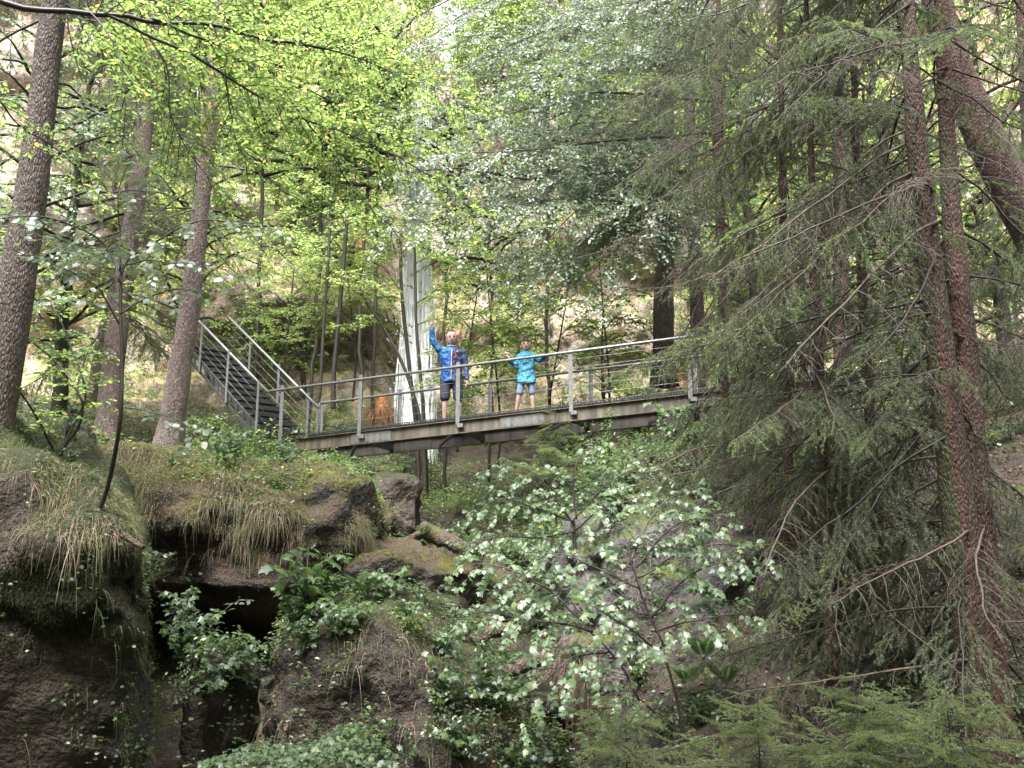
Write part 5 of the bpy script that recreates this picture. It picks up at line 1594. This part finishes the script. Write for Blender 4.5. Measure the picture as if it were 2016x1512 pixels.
# ------------------------------------------------------------------ grass, moss, litter: uncountable
def grass(name, label, src, n, rng, mask, ln, droop, wd, mat, outw=0.8, upw=0.5, segs=4):
    mb = MB()
    P, Nn = scatter(src, n, rng, mask)
    cl = rng.random(len(P))
    d = Nn * np.array([outw, outw, 0.2]) + np.array([0, 0, upw]) + rng.normal(0, 0.42, P.shape)
    l = rng.uniform(*ln, len(P)) * (0.6 + 0.8 * np.clip(0.5 + 0.8 * vnoise(P * 3, 5), 0, 1))
    add_blades(mb, P - Nn * 0.02, d, l, rng.uniform(*droop, len(P)), wd * rng.uniform(0.6, 1.3, len(P)), segs, 0, rng)
    tag(mb.build(name, M[mat]), label, 'grass', kind='stuff')
def patchy(fr, seed, thr):
    return lambda c: np.clip((vnoise(c * fr, seed) - thr) * 4, 0, 1)
rng = np.random.default_rng(91)
grass('grass', 'long grass hanging over the front edge of the huge dark boulder', b_front, 9000, rng,
      lambda c, n: (c[:, 2] > 2.1 - .25 * (c[:, 0] + 4.6) + .12 * (c[:, 1] - 7.5) - .3) * (n[:, 2] > 0.35) * (c[:, 1] < 8.6) * (c[:, 0] > -7) * (0.3 + 6 * (n[:, 2] < 0.88)), (.09, .26), (.6, 1.6), .0034, 'grass', 1.0, .4)
grass('grass', 'fresh green grass on the top of the huge dark boulder', b_front, 7000, rng,
      lambda c, n: (n[:, 2] > 0.5) * (c[:, 0] > -7.5) * 1.0, (.15, .35), (.3, .9), .003, 'grass_green', .5, .9)
grass('grass', 'green grass and ivy down the right edge of the huge dark boulder', b_front, 3500, rng,
      lambda c, n: (n[:, 0] > 0.45) * (c[:, 2] > -0.2) * 1.0, (.08, .25), (.9, 1.6), .003, 'grass_green', .8, .3)
pm1 = patchy(1.5, 12, -0.25)
grass('grass', 'straw coloured grass hanging down the mossy overhanging rock', b_mid, 20000, rng,
      lambda c, n: (n[:, 2] > 0.0) * (n[:, 2] < 0.93) * (c[:, 1] < 14.6) * (c[:, 2] > 1.55) * pm1(c), (.12, .36), (.7, 1.7), .0042, 'grass', .9, .4)
grass('grass', 'short green grass on the top of the mossy overhanging rock', b_mid, 8000, rng,
      lambda c, n: (n[:, 2] > 0.6) * 1.0, (.1, .3), (.3, .9), .004, 'grass_green', .4, .9)
pm2 = patchy(0.55, 14, -0.05)
grass('grass', 'tufts of pale grass hanging from ledges of the cliff', cliff, 42000, rng,
      lambda c, n: (c[:, 2] < 20) * (np.abs(c[:, 0]) < 15) * (n[:, 2] > 0.25) * pm2(c), (.3, .75), (.7, 1.5), .009, 'grass', .9, .5, 3)
grass('grass', 'green grass on ledges of the cliff', cliff, 30000, rng,
      lambda c, n: (c[:, 2] < 24) * (np.abs(c[:, 0]) < 15) * (n[:, 2] > 0.35), (.2, .6), (.4, 1.2), .009, 'grass_green', .6, .7, 3)
pg = patchy(0.7, 16, -0.2)
grass('grass', 'grass on the slopes around the bridge', ground, 26000, rng,
      lambda c, n: (c[:, 1] > 12.5) * (c[:, 1] < 26) * (np.abs(c[:, 0]) < 11) * pg(c), (.15, .5), (.5, 1.3), .006, 'grass_green', .6, .7, 3)
grass('grass', 'grass and dry stalks on the rock block under the fern', b_low, 3500, rng,
      lambda c, n: (n[:, 2] > 0.3) * patchy(1.3, 18, -.1)(c), (.1, .32), (.7, 1.6), .003, 'grass', .9, .4)
grass('grass', 'thin grass on ledges of the steep rock face', b_right, 2500, rng,
      lambda c, n: (n[:, 2] > 0.35) * patchy(1.3, 19, 0)(c), (.1, .35), (.8, 1.6), .003, 'grass', .9, .4)
grass('roots', 'reddish hair roots hanging over the pale rounded rock', b_nose, 1200, rng,
      lambda c, n: (n[:, 2] > 0.0) * (n[:, 1] < 0) * (c[:, 0] < np.median(c[:, 0])), (.15, .4), (1.3, 2.0), .003, 'litter', .8, .1)
def mossy(label, src, n, mask, ln=(.015, .045), mat='moss'):
    mb = MB()
    P, Nn = scatter(src, n, rng, mask)
    d = Nn + rng.normal(0, .5, P.shape) - np.array([0, 0, .3])
    add_blades(mb, P, d, rng.uniform(*ln, n), .6, .006, 2, 0, rng)
    tag(mb.build('moss', M[mat]), label, 'moss', kind='stuff')
pmm = patchy(0.8, 33, -0.25)
mossy('olive moss on the brow of the overhanging rock', b_mid, 45000, lambda c, n: (n[:, 2] > -0.1) * (c[:, 2] > 1.3) * (c[:, 1] < 14.5) * pmm(c))
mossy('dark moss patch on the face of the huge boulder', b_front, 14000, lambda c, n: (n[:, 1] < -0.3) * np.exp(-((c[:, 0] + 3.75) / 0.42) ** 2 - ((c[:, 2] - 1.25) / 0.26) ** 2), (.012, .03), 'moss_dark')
mossy('moss on the flat slab', b_slab, 6000, lambda c, n: (n[:, 2] > 0.5) * 1.0)
grass('grass', 'grass trailing over the orange sinter mound', b_orange, 900, rng, lambda c, n: (n[:, 1] < 0.5) * 1.0, (.2, .6), (1.0, 1.8), .008, 'grass_orange', .8, .4)
# leafy ground cover
def cover(label, src, n, mask, size, kind, mat, up=(0, -.3, 1), name='ground_cover', hgt=(.02, .16)):
    mb = MB()
    P, Nn = scatter(src, n, rng, mask)
    P = P + Nn * rng.uniform(*hgt, n)[:, None]
    add_leaves(mb, kind, P, rng.normal(0, 1, P.shape) * np.array([1, 1, .25]) + np.array([0, -.25, -.2]), np.array(up) + Nn * .6 + rng.normal(0, .35, P.shape), size * rng.uniform(.6, 1.25, n))
    tag(mb.build(name, M[mat]), label, 'ground cover', kind='stuff')
gmask = lambda x0, x1, y0, y1, f, s_, th: (lambda c, n: (c[:, 0] > x0) * (c[:, 0] < x1) * (c[:, 1] > y0) * (c[:, 1] < y1) * patchy(f, s_, th)(c))
cover('low leafy plants covering the slopes around the bridge', ground, 26000, gmask(-12, 10, 14.5, 26, .7, 51, -.35), .075, 'beech', 'bush', hgt=(.03, .3))
cover('ivy and small leaves over ledges of the cliff', cliff, 60000, lambda c, n: (c[:, 2] < 26) * (np.abs(c[:, 0]) < 16) * (n[:, 2] > .05) * (np.abs(c[:, 0] - WX) > 0.8) * patchy(.45, 55, -.05)(c), .11, 'beech', 'far', hgt=(.03, .4))
cover('small leaves on the mossy overhanging rock', b_mid, 7000, lambda c, n: (n[:, 2] > .1) * (c[:, 1] < 16.5) * patchy(1.1, 57, -.1)(c), .05, 'beech', 'bush')
cover('small leaves on the rock block under the fern', b_low, 9000, lambda c, n: (n[:, 2] > .15) * patchy(1.2, 59, -.2)(c), .045, 'beech', 'bush')
cover('small leaves in the gully', ground, 16000, gmask(-3.2, 6, 5.5, 14.5, 1.0, 61, -.4), .05, 'beech', 'bush')
cover('ivy leaves down the right edge of the huge boulder', b_front, 2600, lambda c, n: (n[:, 0] > .35) * (c[:, 1] < 9.5) * patchy(1.4, 63, -.2)(c), .035, 'round', 'bush', hgt=(.01, .06))
cover('leaves over the low rock at the bottom edge', b_bottom, 1500, lambda c, n: (n[:, 2] > .1) * 1.0, .05, 'maple', 'maple')
cover('leaves over the small mound', b_plant, 700, lambda c, n: (n[:, 2] > .1) * 1.0, .05, 'beech', 'maple')
cover('brown leaf litter on the forest floor', ground, 16000, lambda c, n: (c[:, 1] > 5) * (c[:, 1] < 16) * (np.abs(c[:, 0]) < 9) * (0.3 + (c[:, 0] > 3.5)), .06, 'beech', 'litter', (0, 0, 1), 'leaf_litter', (.004, .03))

# ------------------------------------------------------------------ logs and sticks
def log(label, pts, r0, r1, seed, mat='log', name='log'):
    mb, P, r = trunk_mesh(pline(pts), r0, r1, seed, 14, 40, rough=0.16)
    tag(mb.build(name, M[mat]), label, 'log' if name == 'log' else 'stick', 'dead wood in the gully')
log('thick dark log lying under the bridge beside the upright grey rock', [(832, 1045, 14.9), (870, 1060, 14.7), (905, 1075, 14.4), (935, 1085, 14.2)], .17, .12, 3)
log('mossy plank like log leaning below the upright grey rock', [(735, 1100, 13.9), (780, 1075, 14.1), (825, 1050, 14.4)], .07, .05, 4)
log('light brown wet log lying in the hole of the gully', [(968, 1335, 9.6), (1010, 1318, 9.7), (1075, 1293, 9.9)], .085, .06, 5)
log('short upright broken log behind the wet log', [(992, 1300, 10.1), (1000, 1270, 10.2), (1003, 1240, 10.3)], .045, .04, 6)
log('pale slanting stick right of the wet log', [(1045, 1350, 9.7), (1070, 1315, 9.8), (1092, 1288, 9.9)], .022, .014, 7, 'log', 'stick')
log('forked stick standing against the pale rounded rock', [(1032, 1372, 9.5), (1060, 1350, 9.6), (1080, 1330, 9.6), (1090, 1290, 9.7)], .018, .01, 8, 'log', 'stick')
log('rotten brown log above the wet log', [(930, 1265, 10.3), (965, 1245, 10.4), (1010, 1235, 10.6)], .09, .07, 9)
log('old stake standing in the dark hollow', [(560, 1460, 8.9), (548, 1410, 9.0), (536, 1365, 9.1)], .035, .025, 10, 'log', 'stick')
log('mossy branch leaning beside the old stake', [(560, 1440, 8.8), (580, 1400, 8.9), (598, 1362, 9.0)], .03, .02, 11, 'log', 'stick')
log('broken stump piece on the ledge of the rock face', [(1045, 1150, 11.2), (1065, 1130, 11.3), (1078, 1108, 11.4)], .06, .05, 12)
log('stick lying in the grass of the huge boulder', [(240, 1052, 7.5), (262, 1066, 7.5), (282, 1078, 7.45)], .03, .02, 14, 'log', 'stick')
